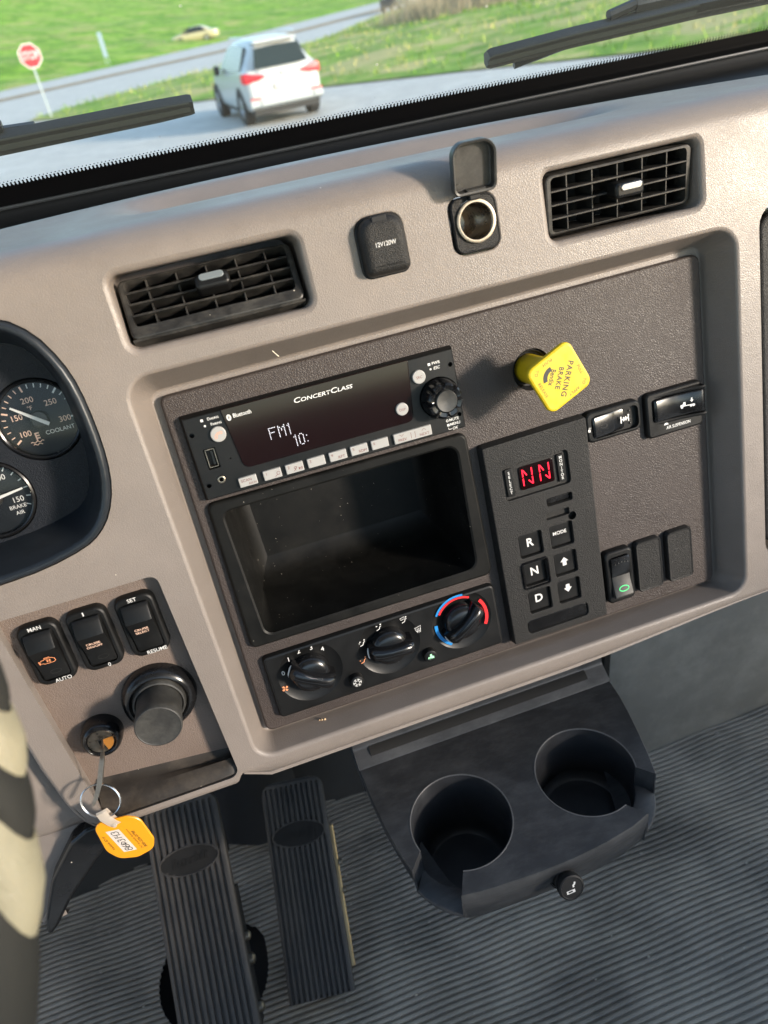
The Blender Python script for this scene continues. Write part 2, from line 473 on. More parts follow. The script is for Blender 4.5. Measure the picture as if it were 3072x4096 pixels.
# lower lip: rolls under along the bottom edge
def lip_h(x):
    if x < -143: return 6.0
    t = sstep(-143, -120, x); h0 = 6 + 9 * t
    return h0 * (1 - 0.55 * sstep(120, 330, x))
path = [(-242, -232), (-200, -232), (-146, -232), (-143.5, -231), (-141, -227), (-139, -225)] + [(-120 + 15 * k, -225) for k in range(37)]
b = MB(); rows = []
for x, v in path:
    h = lip_h(x)
    rows.append([(x, v, FN), (x, v - .25 * h, FN - .4), (x, v - .6 * h, FN - 1.8), (x, v - .9 * h, FN - 5), (x, v - 1.05 * h, FN - 10), (x, v - 1.05 * h, FN - 40), (x, v - h + 3, FN - 120)])
b.grid([r[::-1] for r in rows])
# seam strip under the lip
rows = []
for x, v in path[5:]:
    h = lip_h(x); q = v - 1.05 * h
    rows.append([(x, q, 14), (x, q - 2.5, 14.5), (x, q - 3.2, 13), (x, q - 2.5, 8), (x, q - 1, -20)])
b.grid([r[::-1] for r in rows])
# left edge of the switch-panel surround rolls back into a gap
pth = [(-242, -232), (-246.5, -228), (-250, -223), (-253.5, -214), (-256, -205), (-261, -170), (-264, -130), (-264.2, -100), (-264, -52)]
rows = []
for i, p in enumerate(pth):
    a, c = Vector(pth[max(0, i - 1)]), Vector(pth[min(len(pth) - 1, i + 1)])
    t = (c - a).normalized(); nn = Vector((-t.y, t.x)); nn = nn if nn.x < 0 or nn.y < 0 else -nn
    if i == len(pth) - 1: nn = Vector((-1, 0))
    rows.append([(p[0] + nn.x * d, p[1] + nn.y * d, z) for d, z in ((0, FN), (1.6, FN - .5), (3, FN - 2.2), (3.9, FN - 6), (4, FN - 40))])
b.grid(rows)
b.build('lip', BEIGE, dash, ang=60)
# dark centre panel, one moulded sheet with an opening for the pocket
b = MB()
pan = roundpoly([(-114.5, -216), (278, -216), (279.5, 52), (-112, 49)], [6, 6, 6, 5], 5)
b.prism(pan, -7, 0, bev=1.6, cap=False)
b.sheet(offset(pan, -1.6), [rr(-10.5, -84.5, 178, 106, 6), circ(140.5, 2.5, 15, 36)], 0)
b.loft([[(*p, -9) for p in circ(140.5, 2.5, 15, 36)], [(*p, 0) for p in circ(140.5, 2.5, 15, 36)]])
b.build('centre_panel', BROWN, dash)
# brown switch panel
b = MB()
b.sheet(offset(sp_in, 1), (), 0)
a = b.build('switch_panel', SBROWN, dash, M=MD.inverted() @ MS)
# black ledge across the bottom of the switch panel
b = MB(); rows = []
for x in (-239.5, -200, -160, -148, -144.5, -142):
    k = 0 if x < -150 else (x + 150) / 6.4
    top = on_switch(0, -142.5 - (x + 242) * .118)
    rows.append([(x, top[1] + 1, top[2] - .3), (x, top[1] - 2 - 1.5 * k, top[2] + 1.0), (x, top[1] - 6 - 1.5 * k, top[2] + 4.5), (x, -213.5 - (x + 239) * .03, 15.5 - k), (x, -221.5, 20.5 - 2 * k), (x, -226.5, 22 - 2 * k), (x, -228.6, 18)])
b.grid(rows)
b.build('ledge', mat('dusty_dark_ledge', (.022, .018, .0145), .5, spec=.3, var=.3, varscale=40, specks=.12, speckscale=200, dust=(.6, (.10, .08, .06), 30, 1)), dash, ang=50)
# column cover beyond the gap on the left, and the panel below it
b = MB(); rows = []
for v, n, xr in ((-40, 4, -269.5), (-70, 6, -269.5), (-110, 8, -269.5), (-135, 8.5, -269.2), (-172, 9, -266), (-195, 9, -263), (-206, 8.5, -261), (-216, 8, -257), (-225, 7.5, -250), (-231, 7, -240), (-236, 4, -232), (-240, -4, -230), (-241, -14, -230)):
    rows.append([(-470, v, n - 26), (-380, v, n - 14), (-320, v, n - 5), (-285, v, n), (xr - 3, v, n - 1), (xr - .8, v, n - 3), (xr, v, n - 8), (xr, v, n - 50)])
b.grid(rows)
rows = []
for v, n, xr in ((-238, -2, -262), (-245, 1, -262), (-268, 3, -281), (-285, 4, -291), (-302, 5, -309), (-312, 5.5, -318), (-314, -2, -318)):
    rows.append([(-470, v, n - 26), (-360, v, n - 12), (-300, v, n - 2), (xr, v, n), (xr + .5, v, n - 2), (xr - 2, v, n - 4)])
b.grid(rows)
b.build('column_cover', BEIGE, dash, ang=60)
# dark knee trim hanging below the column cover
b = MB()
kt = roundpoly([(-258, -236), (-232, -236), (-256, -262), (-288, -291), (-305, -311), (-316, -320), (-311, -301), (-294, -268), (-272, -243)], [6, 5, 20, 30, 10, 5, 5, 30, 12], 4)[::-1]
if sum(kt[i - 1][0] * kt[i][1] - kt[i][0] * kt[i - 1][1] for i in range(len(kt))) < 0: kt = kt[::-1]
b.prism(kt, -40, 13, bev=2.5)
b.build('knee_trim', BLKG, dash)
# underside closing the dash so no sky shows below it
b = MB()
b.loft([[(-470, -236, -20), (430, -236, -20)], [(-470, -230, -120), (430, -230, -120)], [(-470, 100, -135), (430, 100, -135)]], closed=False)
b.build('underside', COWL, dash)
# glovebox-style lid at the right edge
b = MB()
b.prism(roundpoly([(317, -189), (418, -189), (418, 69), (317, 69)], [9, 4, 4, 11], 5), -20, 15, bev=3)
b.build('side_lid', BLKT, dash)
# small crumbs lying on the lip and dash
b = MB()
for (x, v, n, r) in ((-72, -219.5, 3, 1.1), (-70, -219, 4, .9), (-74, -219.3, 2.5, .7)):
    b.lathe([(r, -r * .3), (r * .8, r * .4), (r * .2, r * .6)], (x, v, n), 7)
tag(b.build('crumbs', mat('tan_crumb', (.55, .38, .22), .8)), None, None, None, 'stuff').parent = dash
b = MB()
b.tube([(-36 + 0.4 * k, 62 - 0.55 * k + .12 * (k - 5) ** 2 * .12, 18.5 - .8 * k * .3) for k in range(9)], .28, 5)
tag(b.build('lint', mat('lint_thread', (.75, .66, .50), .8)), None, None, None, 'stuff').parent = dash
# ---------------------------------------------------------------- instrument cluster
ic = thing('instrument_cluster', 'blue-black instrument cluster in an oval hood at the left edge', 'instrument cluster', MD)
b = MB()
ring_o = offset(clus, -0.6)
L = [(*p, 8) for p in ring_o], [(*p, 21.5) for p in ring_o], [(*p, 24.5) for p in offset(clus, -1.6)], [(*p, 25.5) for p in offset(clus, -3.2)], [(*p, 24.8) for p in offset(clus, -5)], [(*p, 22) for p in offset(clus, -6.4)], [(*p, 8) for p in offset(clus, -11)], [(*p, -12) for p in offset(clus, -17)]
b.loft([list(q) for q in L][::-1])
b.build('hood', HOOD, ic, ang=60)
b = MB()
inn = offset(clus, -16)
b.sheet(inn, [circ(-187, 53, 26.5, 40), circ(-232, 11, 26.5, 40)], -12)
for cx, cy in ((-187, 53), (-232, 11)):
    c = circ(cx, cy, 26.5, 40)
    b.loft([[(*p, -30) for p in c], [(*p, -14) for p in c], [(*p, -12) for p in c]])
b.build('panel', NAVY, ic)
def gauge(cx, cy, label, marks, needle):
    g = thing('gauge', label, 'gauge', MD, (cx, cy, -16), 'round gauges in the instrument cluster')
    k = MB(); k.lathe([(26.3, -6), (26.3, 2.5), (25.6, 4.4), (24.5, 5), (23.6, 4.4), (23.4, 1)], n=48, cap=False); k.build('bezel', BLKG, g)
    k = MB(); k.sheet(circ(0, 0, 24, 48), (), 0); dial = k.build('dial', DIAL, g)
    marks(dial)
    k = MB(); a, ln = needle
    d = Vector((math.cos(R(a)), math.sin(R(a)))); q = Vector((-d.y, d.x))
    k.loft([[tuple(d * s + q * wd) + (z,) for wd, z in ((-w_, 3.4), (w_, 3.4), (w_, 4.1), (-w_, 4.1))] for s, w_ in ((-6.5, 1.15), (0, 1.1), (ln, .55))], cap0=True, cap1=True)
    nd = k.build('needle', WHITE, g)
    k = MB(); k.lathe([(5.5, 0.2), (5.4, 2.4), (4.8, 3.2), (1, 3.4)], n=28); k.build('hub', KNOB, g)
    k = MB(); k.lathe([(23.3, 4.2), (15, 4.5), (6, 4.7), (.3, 4.75)], n=40); k.build('lens', GLASSM, g)
    return g
GLASSM = bpy.data.materials.new('gauge_lens'); GLASSM.use_nodes = True
_n, _l = GLASSM.node_tree.nodes, GLASSM.node_tree.links
_n.remove(_n['Principled BSDF'])
_t = _n.new('ShaderNodeBsdfTransparent'); _g = _n.new('ShaderNodeBsdfGlossy'); _g.inputs['Roughness'].default_value = .08
_mx = _n.new('ShaderNodeMixShader'); _f = _n.new('ShaderNodeFresnel'); _f.inputs[0].default_value = 1.45
_q = _n.new('ShaderNodeMath'); _q.operation = 'MULTIPLY'; _q.inputs[1].default_value = .4; _l.new(_f.outputs[0], _q.inputs[0]); _l.new(_q.outputs[0], _mx.inputs[0]); _l.new(_t.outputs[0], _mx.inputs[1]); _l.new(_g.outputs[0], _mx.inputs[2])
_l.new(_mx.outputs[0], _n['Material Output'].inputs[0])
def coolant(d):
    for i in range(21):
        a = 215 - 230 * i / 20 if False else 214 - (214 + 10) * i / 20
        big = i % 5 == 0
        r0 = 18.6 if big else 19.8
        c, s = math.cos(R(a)), math.sin(R(a))
        wd = 1.1 if big else .6
        fill([[(c * r0 - s * wd / 2, s * r0 + c * wd / 2), (c * r0 + s * wd / 2, s * r0 - c * wd / 2), (c * 22.3 + s * wd / 2, s * 22.3 - c * wd / 2), (c * 22.3 - s * wd / 2, s * 22.3 + c * wd / 2)]], WHITE if i > 10 else PEACH, d, .08, 'tick')
    text('100', -11.8, -7.5, 3.7, PEACH, d); text('150', -13.2, 3.6, 3.7, PEACH, d); text('200', -3.2, 12.6, 3.7, PEACH, d)
    text('250', 9.6, 8.2, 3.7, PEACH, d); text('300', 14.3, -3.8, 3.7, PEACH, d)
    text('\u00b0F', -3.4, 7.6, 2.6, PEACH, d); text('COOLANT', 9.2, -9.8, 2.7, WHITE, d)
    stroke([[(-6.2, -8), (-6.2, -13.2)], [(-6.2, -8.4), (-3.9, -8.4)], [(-6.2, -10), (-3.9, -10)], [(-6.2, -11.6), (-3.9, -11.6)]], .9, PEACH, d, .08)
    stroke([[(-10.5 + .8 * k, -13.8 + .5 * math.sin(k * 1.6)) for k in range(11)], [(-9.5 + .8 * k, -15.4 + .5 * math.sin(k * 1.6)) for k in range(8)]], .5, PEACH, d, .08)
gauge(-187, 53, 'round coolant temperature gauge with its needle near 150', coolant, (141, 17.5))
def brakeair(d):
    for i in range(16):
        a = 214 - 240 * i / 15
        c, s = math.cos(R(a)), math.sin(R(a)); wd = .7
        fill([[(c * 19.5 - s * wd / 2, s * 19.5 + c * wd / 2), (c * 19.5 + s * wd / 2, s * 19.5 - c * wd / 2), (c * 22.3 + s * wd / 2, s * 22.3 - c * wd / 2), (c * 22.3 - s * wd / 2, s * 22.3 + c * wd / 2)]], WHITE, d, .08, 'tick')
    text('150', 13.5, -4.6, 3.7, WHITE, d); text('BRAKE\nAIR', 11.8, -11.3, 2.6, WHITE, d, line=1.15)
    text('100', 8, 12, 3.7, WHITE, d); text('50', -11, 8, 3.7, WHITE, d)
gauge(-232, 11, 'brake air pressure gauge cut off by the left edge', brakeair, (8, 20))
# ================================================================ RADIO
rd = thing('radio', 'black truck radio with a dark display and a row of silver buttons', 'radio', MD, (-10, 5, 0))
def lx(x): return x + 10
def ly(y): return y - 5
RZ = 6.0
scr = roundpoly([(lx(-73), ly(-8.6)), (lx(46.5), ly(-8.6)), (lx(50.5), ly(33.2)), (lx(-77.5), ly(33.2))], [5, 5, 1, 1], 4)
usb = roundpoly([(lx(-95.5), ly(-3.4)), (lx(-87.5), ly(-3.4)), (lx(-87.5), ly(10.8)), (lx(-95.5), ly(10.8))], .4, 2)
holes_ = [circ(lx(x), ly(y), 1.6, 14) for x, y in ((-99.2, 21.5), (-98.6, -13.6), (79.4, 22.6), (79.6, -12.9))] + [circ(lx(-80), ly(.5), .6, 8)]
aux = circ(lx(-89.7), ly(-11.7), 2.9, 20)
b = MB()
ro = rr(0, 0, 188, 59, 1.5, 3)
L = [[(*p, -4) for p in ro], [(*p, 1.0) for p in ro], [(*p, 4.5) for p in offset(ro, -1.2)], [(*p, RZ - .5) for p in offset(ro, -1.6)], [(*p, RZ) for p in offset(ro, -2.2)]]
b.loft(L)
b.sheet(offset(ro, -2.2), holes_ + [usb, aux, circ(lx(67.8), ly(2.2), 14.6, 36)], RZ)
for h in holes_ + [usb, aux]: b.loft([[(*p, RZ - 6) for p in h], [(*p, RZ) for p in h]])
c = circ(lx(67.8), ly(2.2), 14.6, 36); b.loft([[(*p, RZ - 3) for p in c], [(*p, RZ) for p in c]]); b.sheet(c, (), RZ - 3)
for h in holes_ + [aux, usb]: b.sheet(h, (), RZ - 5.8)
b.build('faceplate', BLK, rd)
b = MB(); b.prism(scr, RZ - .4, RZ + .9, bev=.5); ds = b.build('display', SCREEN, rd)
z = RZ + .9
text('CONCERTCLASS'.title().replace('tc', 'tC'), lx(-10.5), ly(26.2), 3.4, WHITE, ds, z, shear=.18, bold=.02, sx=1.42, caps=True)
text('Bluetooth', lx(-64.6), ly(27.2), 2.8, WHITE, ds, z, bold=.02, sx=.78)
fill([ell(lx(-73.6) + .2, ly(26.9), 1.5, 2.1, 18)], WHITE, ds, z + .06, 'symbol')
stroke([[(lx(-74.3), ly(26.0)), (lx(-72.6), ly(27.6)), (lx(-73.45), ly(28.4)), (lx(-73.45), ly(25.4)), (lx(-72.6), ly(26.2)), (lx(-74.3), ly(27.8))]], .28, BLACKP, ds, z + .1)
DOT = {'F': ["11111", "1", "1", "1111", "1", "1", "1", "1"], 'M': ["1   1", "11 11", "1 1 1", "1 1 1", "1   1", "1   1", "1   1", "1   1"], '1': [" 1", "11", " 1", " 1", " 1", " 1", " 1", " 1"],
       '0': [" 11", "1  1", "1  1", "1  1", "1  1", "1  1", "1  1", " 11"], ':': [" ", " ", "1", " ", " ", " ", "1", " "]}
b = MB()
def dots(s, x, y, p):
    for ch in s:
        rows_ = DOT[ch]
        for r_, row in enumerate(rows_):
            for c_, v in enumerate(row):
                if v == '1':
                    b.sheet(circ(x + c_ * p, y - r_ * p * 1.02, p * .34, 6), (), z + .05)
        x += (max(len(r_) for r_ in rows_) + 1.2) * p
dots('FM1', lx(-51), ly(13.0), 1.0); dots('10:', lx(-36.2), ly(4.2), 1.0)
b.build('dot_matrix', LEDW, ds)
def btn(x, y, w_, h_, r_=.5, hh=2.0):
    k = MB(); k.prism(rr(0, 0, w_, h_, r_, 3), -1, hh, bev=.45, seg=2)
    return k.build('button', SILVER, rd, M=Matrix.Translation((lx(x) * .001, ly(y) * .001, RZ * .001)))
for x, s in ((-73.3, 'SCAN'), (-56.6, '1'), (-41.2, '2'), (-26, '3'), (-10.7, '4'), (4.5, '5'), (19.4, '6')):
    o = btn(x, -17.2, 12.2, 6.6)
    if s == 'SCAN':
        text('SCAN', -1, .9, 2.0, MAROON, o, 2); text('ASCN', 2.6, -1.7, 1.5, MAROON, o, 2)
    else:
        text(s, -4, 1.1, 2.0, MAROON, o, 2)
        if s in '45': text({'4': 'RPT', '5': 'RDM'}[s], 2.2, -1.3, 2.0, MAROON, o, 2)
        if s == '1': stroke([arc(4, -.2, 1.1, 0, 340, 10), [(3.2, -1), (1.4, -2.2)]], .3, MAROON, o, 2.06)
        if s == '2':
            stroke([arc(.4, .1, .8, 0, 340, 10), [(.4, -1), (.4, -2)], [(1.8, .9), (-.8, -2)]], .28, MAROON, o, 2.06)
            fill([[(2.6, -2), (4, -1), (2.6, 0)]], MAROON, o, 2.06); stroke([[(4.4, -2), (4.4, 0)], [(5.1, -2), (5.1, 0)]], .3, MAROON, o, 2.06)
o = btn(43.4, -17.4, 27.5, 7.2)
text('PREV', -8, -1.6, 2.0, MAROON, o, 2); text('NEXT', 8.2, -1.6, 2.0, MAROON, o, 2)
stroke([[(-9.5, 2.4), (-8, 1.0), (-6.5, 2.4)], [(6.7, 1), (8.2, 2.4), (9.7, 1)], [(-1.4, -2.4), (-1.4, 2)], [(1.6, -2.4), (1.6, 2)]], .3, MAROON, o, 2.06)
def rbtn(x, y, r_, dz=0):
    k = MB(); k.prism(circ(0, 0, r_, 32), -1, 2.0, bev=.6)
    return k.build('button', SILVER, rd, M=Matrix.Translation((lx(x) * .001, ly(y) * .001, (RZ + dz) * .001)))
o = rbtn(-82.9, 18.3, 5.1)
stroke([[(-2.7, -2.4), (-2.3, -.4), (-.4, 1.2), (1.9, 1.5), (2.7, 1.2), (2.6, .2), (1.6, 0), (1.2, .5), (-.3, .2), (-1.2, -.7), (-1.1, -1.5), (-1.5, -2.3)]], .3, ORANGEP, o, 2.06, closed=True)
o = rbtn(55.7, 20.2, 4.7); text('SRC', 0, -.3, 1.9, MAROON, o, 2)
o = rbtn(39.6, 2, 4.4, .6); text('DISP', 0, -.3, 1.7, MAROON, o, 2)
# volume knob with finger scallops round a domed push cap
k = MB(); n = 90
def scal(r_, dpt): return [((r_ - dpt * max(0, math.cos(8 * a)) ** 3) * math.cos(a), (r_ - dpt * max(0, math.cos(8 * a)) ** 3) * math.sin(a)) for a in [2 * math.pi * q / n for q in range(n)]]
k.loft([[(*p, -2) for p in circ(0, 0, 14, n)], [(*p, 2) for p in scal(13.8, .6)], [(*p, 10) for p in scal(13.0, 2.2)], [(*p, 13) for p in scal(12.2, 2.6)], [(*p, 14) for p in scal(10.8, 2.4)], [(*p, 13.6) for p in circ(0, 0, 8.2, n)], [(*p, 12.5) for p in circ(0, 0, 8.0, n)]], cap1=True)
kn = k.build('volume_knob', BLKG, rd, M=Matrix.Translation((lx(67.8) * .001, ly(2.2) * .001, RZ * .001)))
k = MB(); k.lathe([(7.6, 12), (7.6, 14.5), (7, 15.3), (4.5, 14.8), (.3, 14.4)], n=36); k.build('push_cap', KNOB, kn)
k = MB(); k.lathe([(2.6, -4), (2.6, .5), (2.2, .7), (1.5, .6), (1.4, -4)], (lx(-89.7), ly(-11.7), RZ - .2), 20, cap=False); k.build('aux_jack', STEELD, rd)
k = MB()
for x0, x1, y0, y1 in ((-94.6, -94.1, -2.5, 9.9), (-88.9, -88.4, -2.5, 9.9), (-94.6, -88.4, -2.5, -2), (-94.6, -88.4, 9.4, 9.9)): k.box(lx(x0), lx(x1), ly(y0), ly(y1), RZ - 5, RZ - 1)
up = k.build('usb_port', STEEL, rd)
k = MB(); k.box(lx(-91.3), lx(-89.9), ly(-1), ly(8.5), RZ - 5, RZ - 1.6); k.build('tongue', BLKG, up)
for s, x, y, it in (('Dialing', -82, 29.2, 0), ('Pairing', -81, 25.4, 0)):
    text(s, lx(x) - 1.2, ly(y), 1.9, WHITE, rd, RZ, bold=.02, caps=True, sx=.9)
fill([rr(lx(-89.6) - .8, ly(29.2), 1.7, 1.7, .1, 1), circ(lx(-88.3) - 1.2, ly(25.4), .75, 10)], WHITE, rd, RZ + .06)
text('PWR', lx(69.5), ly(26.3), 2.0, WHITE, rd, RZ, bold=.02); text('ESC', lx(69.4), ly(22.9), 2.0, WHITE, rd, RZ, shear=.2, bold=.02)
fill([rr(lx(64.6), ly(26.3), 1.8, 1.8, .1, 1), circ(lx(65.1), ly(22.9), .7, 10)], WHITE, rd, RZ + .06)
text('MUTE', lx(75.0), ly(-15.2), 2.0, WHITE, rd, RZ, bold=.02); text('MENU', lx(75.3), ly(-18.4), 2.0, WHITE, rd, RZ, bold=.02); text('OK', lx(74.6), ly(-21.6), 2.0, WHITE, rd, RZ, shear=.2, bold=.02)
fill([rr(lx(70.2), ly(-18.4), 1.7, 1.7, .1, 1)], WHITE, rd, RZ + .06)
stroke([arc(lx(70.0), ly(-15.2), .75, 0, 350, 12), [(lx(70), ly(-20.2)), (lx(70), ly(-21.6)), (lx(72.2), ly(-21.6))]], .4, WHITE, rd, RZ + .06)
# ================================================================ STORAGE POCKET
tr = thing('storage_tray', 'empty black plastic storage pocket below the radio, speckled with dust', 'storage tray', MD, (-10.5, -84.5, 0))
to = roundpoly([(-95.5, -57), (94.5, -58.5), (93, 57), (-94, 58)], [5, 6, 6, 5], 5)
ti = roundpoly([(-82.5, -49.5), (83, -49.5), (84.5, 50), (-85.5, 50)], [7, 8, 8, 6], 5)
b = MB()
b.loft([[(*p, -8) for p in to], [(*p, 2.2) for p in to], [(*p, 3.6) for p in offset(to, -.8)], [(*p, 4) for p in offset(to, -2)]])
L = []
for p_, (cx_, k_) in enumerate(((1.0, 4), (.985, 2.5), (.975, 0), (.95, -30), (.9, -62))): pass
def tray_loop(dz, ins, rise):
    o = []
    for x, y in offset(ti, -ins):
        o.append((x, y + rise * (1 if y < 0 else 0.15), dz))
    return o
L = [[(*p, 4) for p in offset(ti, 1.2)], tray_loop(3.2, .2, 0), tray_loop(1.5, 0, 0), tray_loop(-25, 3, 1.5), tray_loop(-52, 6, 3), tray_loop(-62, 8, 5), tray_loop(-68, 12, 8), tray_loop(-70, 17, 12)]
b.loft([q for q in L][::-1])
b.sheet([p[:2] for p in L[-1]], (), -70)
b.loft([[(*p, 4) for p in offset(ti, 1.2)], [(*p, 4) for p in offset(to, -2)]])
b.build('pocket', TRAYM, tr, ang=50)
# ================================================================ CLIMATE CONTROL
cl = thing('climate_control', 'black heater control panel with three rotary knobs and two round buttons', 'climate control', MD, (-9.5, -178, 0))
b = MB()
co = rr(0, 0, 184, 54.5, 4, 4)
bowl = [(-60.5, 4, 24.5), (2, 4.4, 24.5), (61.5, 5.4, 24.5)]
b.loft([[(*p, -4) for p in co], [(*p, 3) for p in co], [(*p, 4.6) for p in offset(co, -.9)], [(*p, 5) for p in offset(co, -2.2)]])
def clipc(cx, cy, r_): return [(x, max(-25, min(25, y))) for x, y in circ(cx, cy, r_, 40)]
b.sheet(offset(co, -2.2), [clipc(*q) for q in bowl], 5)
for cx, cy, r_ in bowl:
    L = [[(*p, 5) for p in clipc(cx, cy, r_)]] + [[(cx + (p[0] - cx) * f_, cy + (p[1] - cy) * f_, zz) for p in clipc(cx, cy, r_)] for f_, zz in ((.96, 4.4), (.8, 3.2), (.6, 2.4))]
    b.loft(L[::-1]); b.sheet([p[:2] for p in L[-1]], (), 2.4)
pl = b.build('panel', BLK, cl, ang=30)
def cknob(cx, cy, ang):
    k = MB()
    k.lathe([(15.2, -2), (15, 3), (14.2, 6.5), (12.6, 8.6), (10, 9.8), (4, 10.5), (.4, 10.6)], n=36)
    st = len(k.v)                                    # finger bar: waisted grip across the dome
    L = []
    for x, hw, top in ((-17.5, 3.4, 9), (-16.8, 4.6, 12), (-14, 5.0, 15.2), (-8, 4.6, 17), (0, 4.2, 17.4), (8, 4.6, 17), (14, 5.2, 16), (16.8, 5.2, 14), (17.6, 4.4, 10)):
        L.append([(x, -hw * 1.25, 0), (x, -hw * 1.1, top * .55), (x, -hw * .85, top - 1.6), (x, -hw * .45, top - .3), (x, hw * .1, top), (x, hw * .5, top - .6), (x, hw * .85, top - 2.6), (x, hw * 1.15, top * .5), (x, hw * 1.3, 0)])
    k.loft(L, closed=False); k.cap(L[0], k.add(L[0])); k.cap(L[-1], k.add(L[-1]))
    o = k.build('knob', BLKG, cl, ang=32, M=Matrix.Translation((cx * .001, cy * .001, .0024)) @ Matrix.Rotation(R(ang), 4, 'Z'))
    k = MB(); k.tube([(-17.0, 3.6, 6.0), (-17.9, 2.4, 7.6), (-18, 0, 8.6), (-17.6, -2.6, 8.4), (-16.2, -4.8, 7.6)], .55, 6)
    k.build('pointer', WHITE, o)
    return o
cknob(-60.5, 4, -33); cknob(2, 4.4, -6); cknob(61.5, 5.4, 36)
for s, a in (('0', 163), ('1', 129), ('2', 102), ('3', 75), ('4', 50)):
    text(s, -60.5 + 20.5 * math.cos(R(a)), 4 + 20 * math.sin(R(a)), 3.6, WHITE, pl, 4.6, bold=.02)
def fan(cx, cy, s, m, par, z_):
    P = []
    for q in range(4):
        a = q * 90 + 20
        P.append([(cx + s * r_ * math.cos(R(a + d)), cy + s * r_ * math.sin(R(a + d))) for r_, d in ((.12, 0), (.6, -16), (1, 0), (1, 32), (.6, 40), (.2, 40))])
    fill(P, m, par, z_, 'symbol')
fan(-82.0, 1.2 - 4, 2.6, ORANGEP, pl, 5.06)
def seat(cx, cy, m, s=1.0, mode=''):
    stroke([[(cx - 2.2 * s, cy - 2.2 * s), (cx + .2 * s, cy - 1.5 * s), (cx + 1.0 * s, cy + .6 * s), (cx + 2.2 * s, cy + 1.0 * s)]], .65 * s, m, pl, 5.07)
    fill([circ(cx + 1.9 * s, cy + 2.5 * s, .65 * s, 8)], m, pl, 5.07)
    if 'u' in mode: fill([[(cx - .6 * s, cy + 1.6 * s), (cx - 2.2 * s, cy + 2.2 * s), (cx - 2.2 * s, cy + 1.0 * s)]], m, pl, 5.07)
    if 'd' in mode: fill([[(cx - 3 * s, cy - .2 * s), (cx - 2.0 * s, cy + .2 * s), (cx - 2.8 * s, cy + 1 * s)]], m, pl, 5.07)
    if 's' in mode: stroke([[(cx - 3.4 * s, cy + 2.2 * s), (cx + .8 * s, cy + 3.2 * s), (cx + .4 * s, cy + 1.2 * s), (cx - 2.6 * s, cy + .6 * s)]], .4 * s, m, pl, 5.07, closed=True)
seat(-20, -1, ORANGEP, .95, 'd'); seat(-17.5, 13.5, WHITE, .95, 'ud'); seat(-2.6, 22, WHITE, .9, 'u'); seat(17.5, 21.4, WHITE, .9, 's')
stroke([[(24, 11.5), (29, 12.5), (28.2, 8.8), (25, 8.2)], ], .45, WHITE, pl, 5.07, closed=True)
stroke([[(25.6 + q, 10.8), (25.9 + q, 9), (25.6 + q, 7)] for q in (0, 1.2, 2.4)], .35, WHITE, pl, 5.07)
def band(cx, cy, r0, r1, a0, a1): return arc(cx, cy, r1, a0, a1, 18) + arc(cx, cy, r0, a1, a0, 18)
fill([band(61.5, 5.4, 19.6, 22.2, 174, 238), band(61.5, 5.4, 20.8, 22.4, 78, 152)], BLUEP, pl, 5.08, 'blue_arc')
fill([band(61.5, 5.4, 19.6, 22.2, -28, 36), band(61.5, 5.4, 18.8, 20.4, 62, 148)], REDP, pl, 5.08, 'red_arc')
def cbtn(cx, cy):
    k = MB(); k.lathe([(5.6, -1), (5.5, 3.5), (4.8, 4.9), (3.8, 5.3), (.3, 5.4)], n=28)
    return k.build('button', BLK, cl, M=Matrix.Translation((cx * .001, cy * .001, .005)))
o = cbtn(-29.2, -14.6)
stroke([[(math.cos(R(a)) * q, math.sin(R(a)) * q) for q in (1.7, 3.5)] for a in range(0, 360, 60)] + [[(math.cos(R(a)) * 2.3, math.sin(R(a)) * 2.3), (math.cos(R(a + 20)) * 3.3, math.sin(R(a + 20)) * 3.3)] for a in range(0, 360, 60)] + [[(math.cos(R(a)) * 2.3, math.sin(R(a)) * 2.3), (math.cos(R(a - 20)) * 3.3, math.sin(R(a - 20)) * 3.3)] for a in range(0, 360, 60)] + [[(math.cos(R(a)) * 1.7, math.sin(R(a)) * 1.7) for a in range(0, 420, 60)]], .4, WHITE, o, 5.5)
o = cbtn(30.6, -13.8)
fill([[(-2.4, -1.6), (2.4, -1.6), (2.4, .2), (1.2, .5), (1.0, 2.4), (-.6, 2.4), (-.6, .4), (-2.4, .2)], ], GREENP, o, 5.5)
stroke([arc(-.9, -1.9, 1.0, 0, 350, 10)], .5, BLACKP, o, 5.55)
# ================================================================ TRANSMISSION SELECTOR
gs = thing('gear_selector', 'black push-button transmission selector panel with a red NN readout', 'gear selector', MD, (131.3, -124.5, 0))
def gx(x): return x - 130.3 + 0
def gy(y): return y + 122.5
GZ = 9.0
b = MB()
go = roundpoly([(-41, -83.5), (41, -84), (41.5, 84.5), (-41, 83)], 1.5, 3)
bez = rr(gx(127.6), gy(-71.2), 53, 26.5, 3, 4)
slots = [rr(gx(143), gy(-95), 21, 6.4, 1.5, 3), rr(gx(140), gy(-106.2), 19, 5.4, .8, 2), rr(gx(128.6), gy(-194.6), 53, 12, 3.4, 4)]
keyc = [('R', 115.2, -124.2), ('N', 115.6, -149.1), ('D', 115.8, -173.4), ('MODE', 141, -124.4), ('U', 141.2, -148.9), ('W', 141.2, -173.2)]
keyh = [rr(gx(x), gy(y), 19, 19.5, 1.6, 3) for _, x, y in keyc]
notch = circ(gx(151.5), gy(-111.0), 3.4, 16)
b.loft([[(*p, -3) for p in offset(go, 1.2)], [(*p, GZ - 1) for p in go], [(*p, GZ - .2) for p in offset(go, -.4)], [(*p, GZ) for p in offset(go, -1)]])
b.sheet(offset(go, -1), [offset(bez, .4)] + [offset(q, .4) for q in slots + keyh] + [notch], GZ)
b.pocket(bez, GZ, GZ - 2.4, .4); 
for q in slots[:1]: b.pocket(q, GZ, GZ - 4, .6)
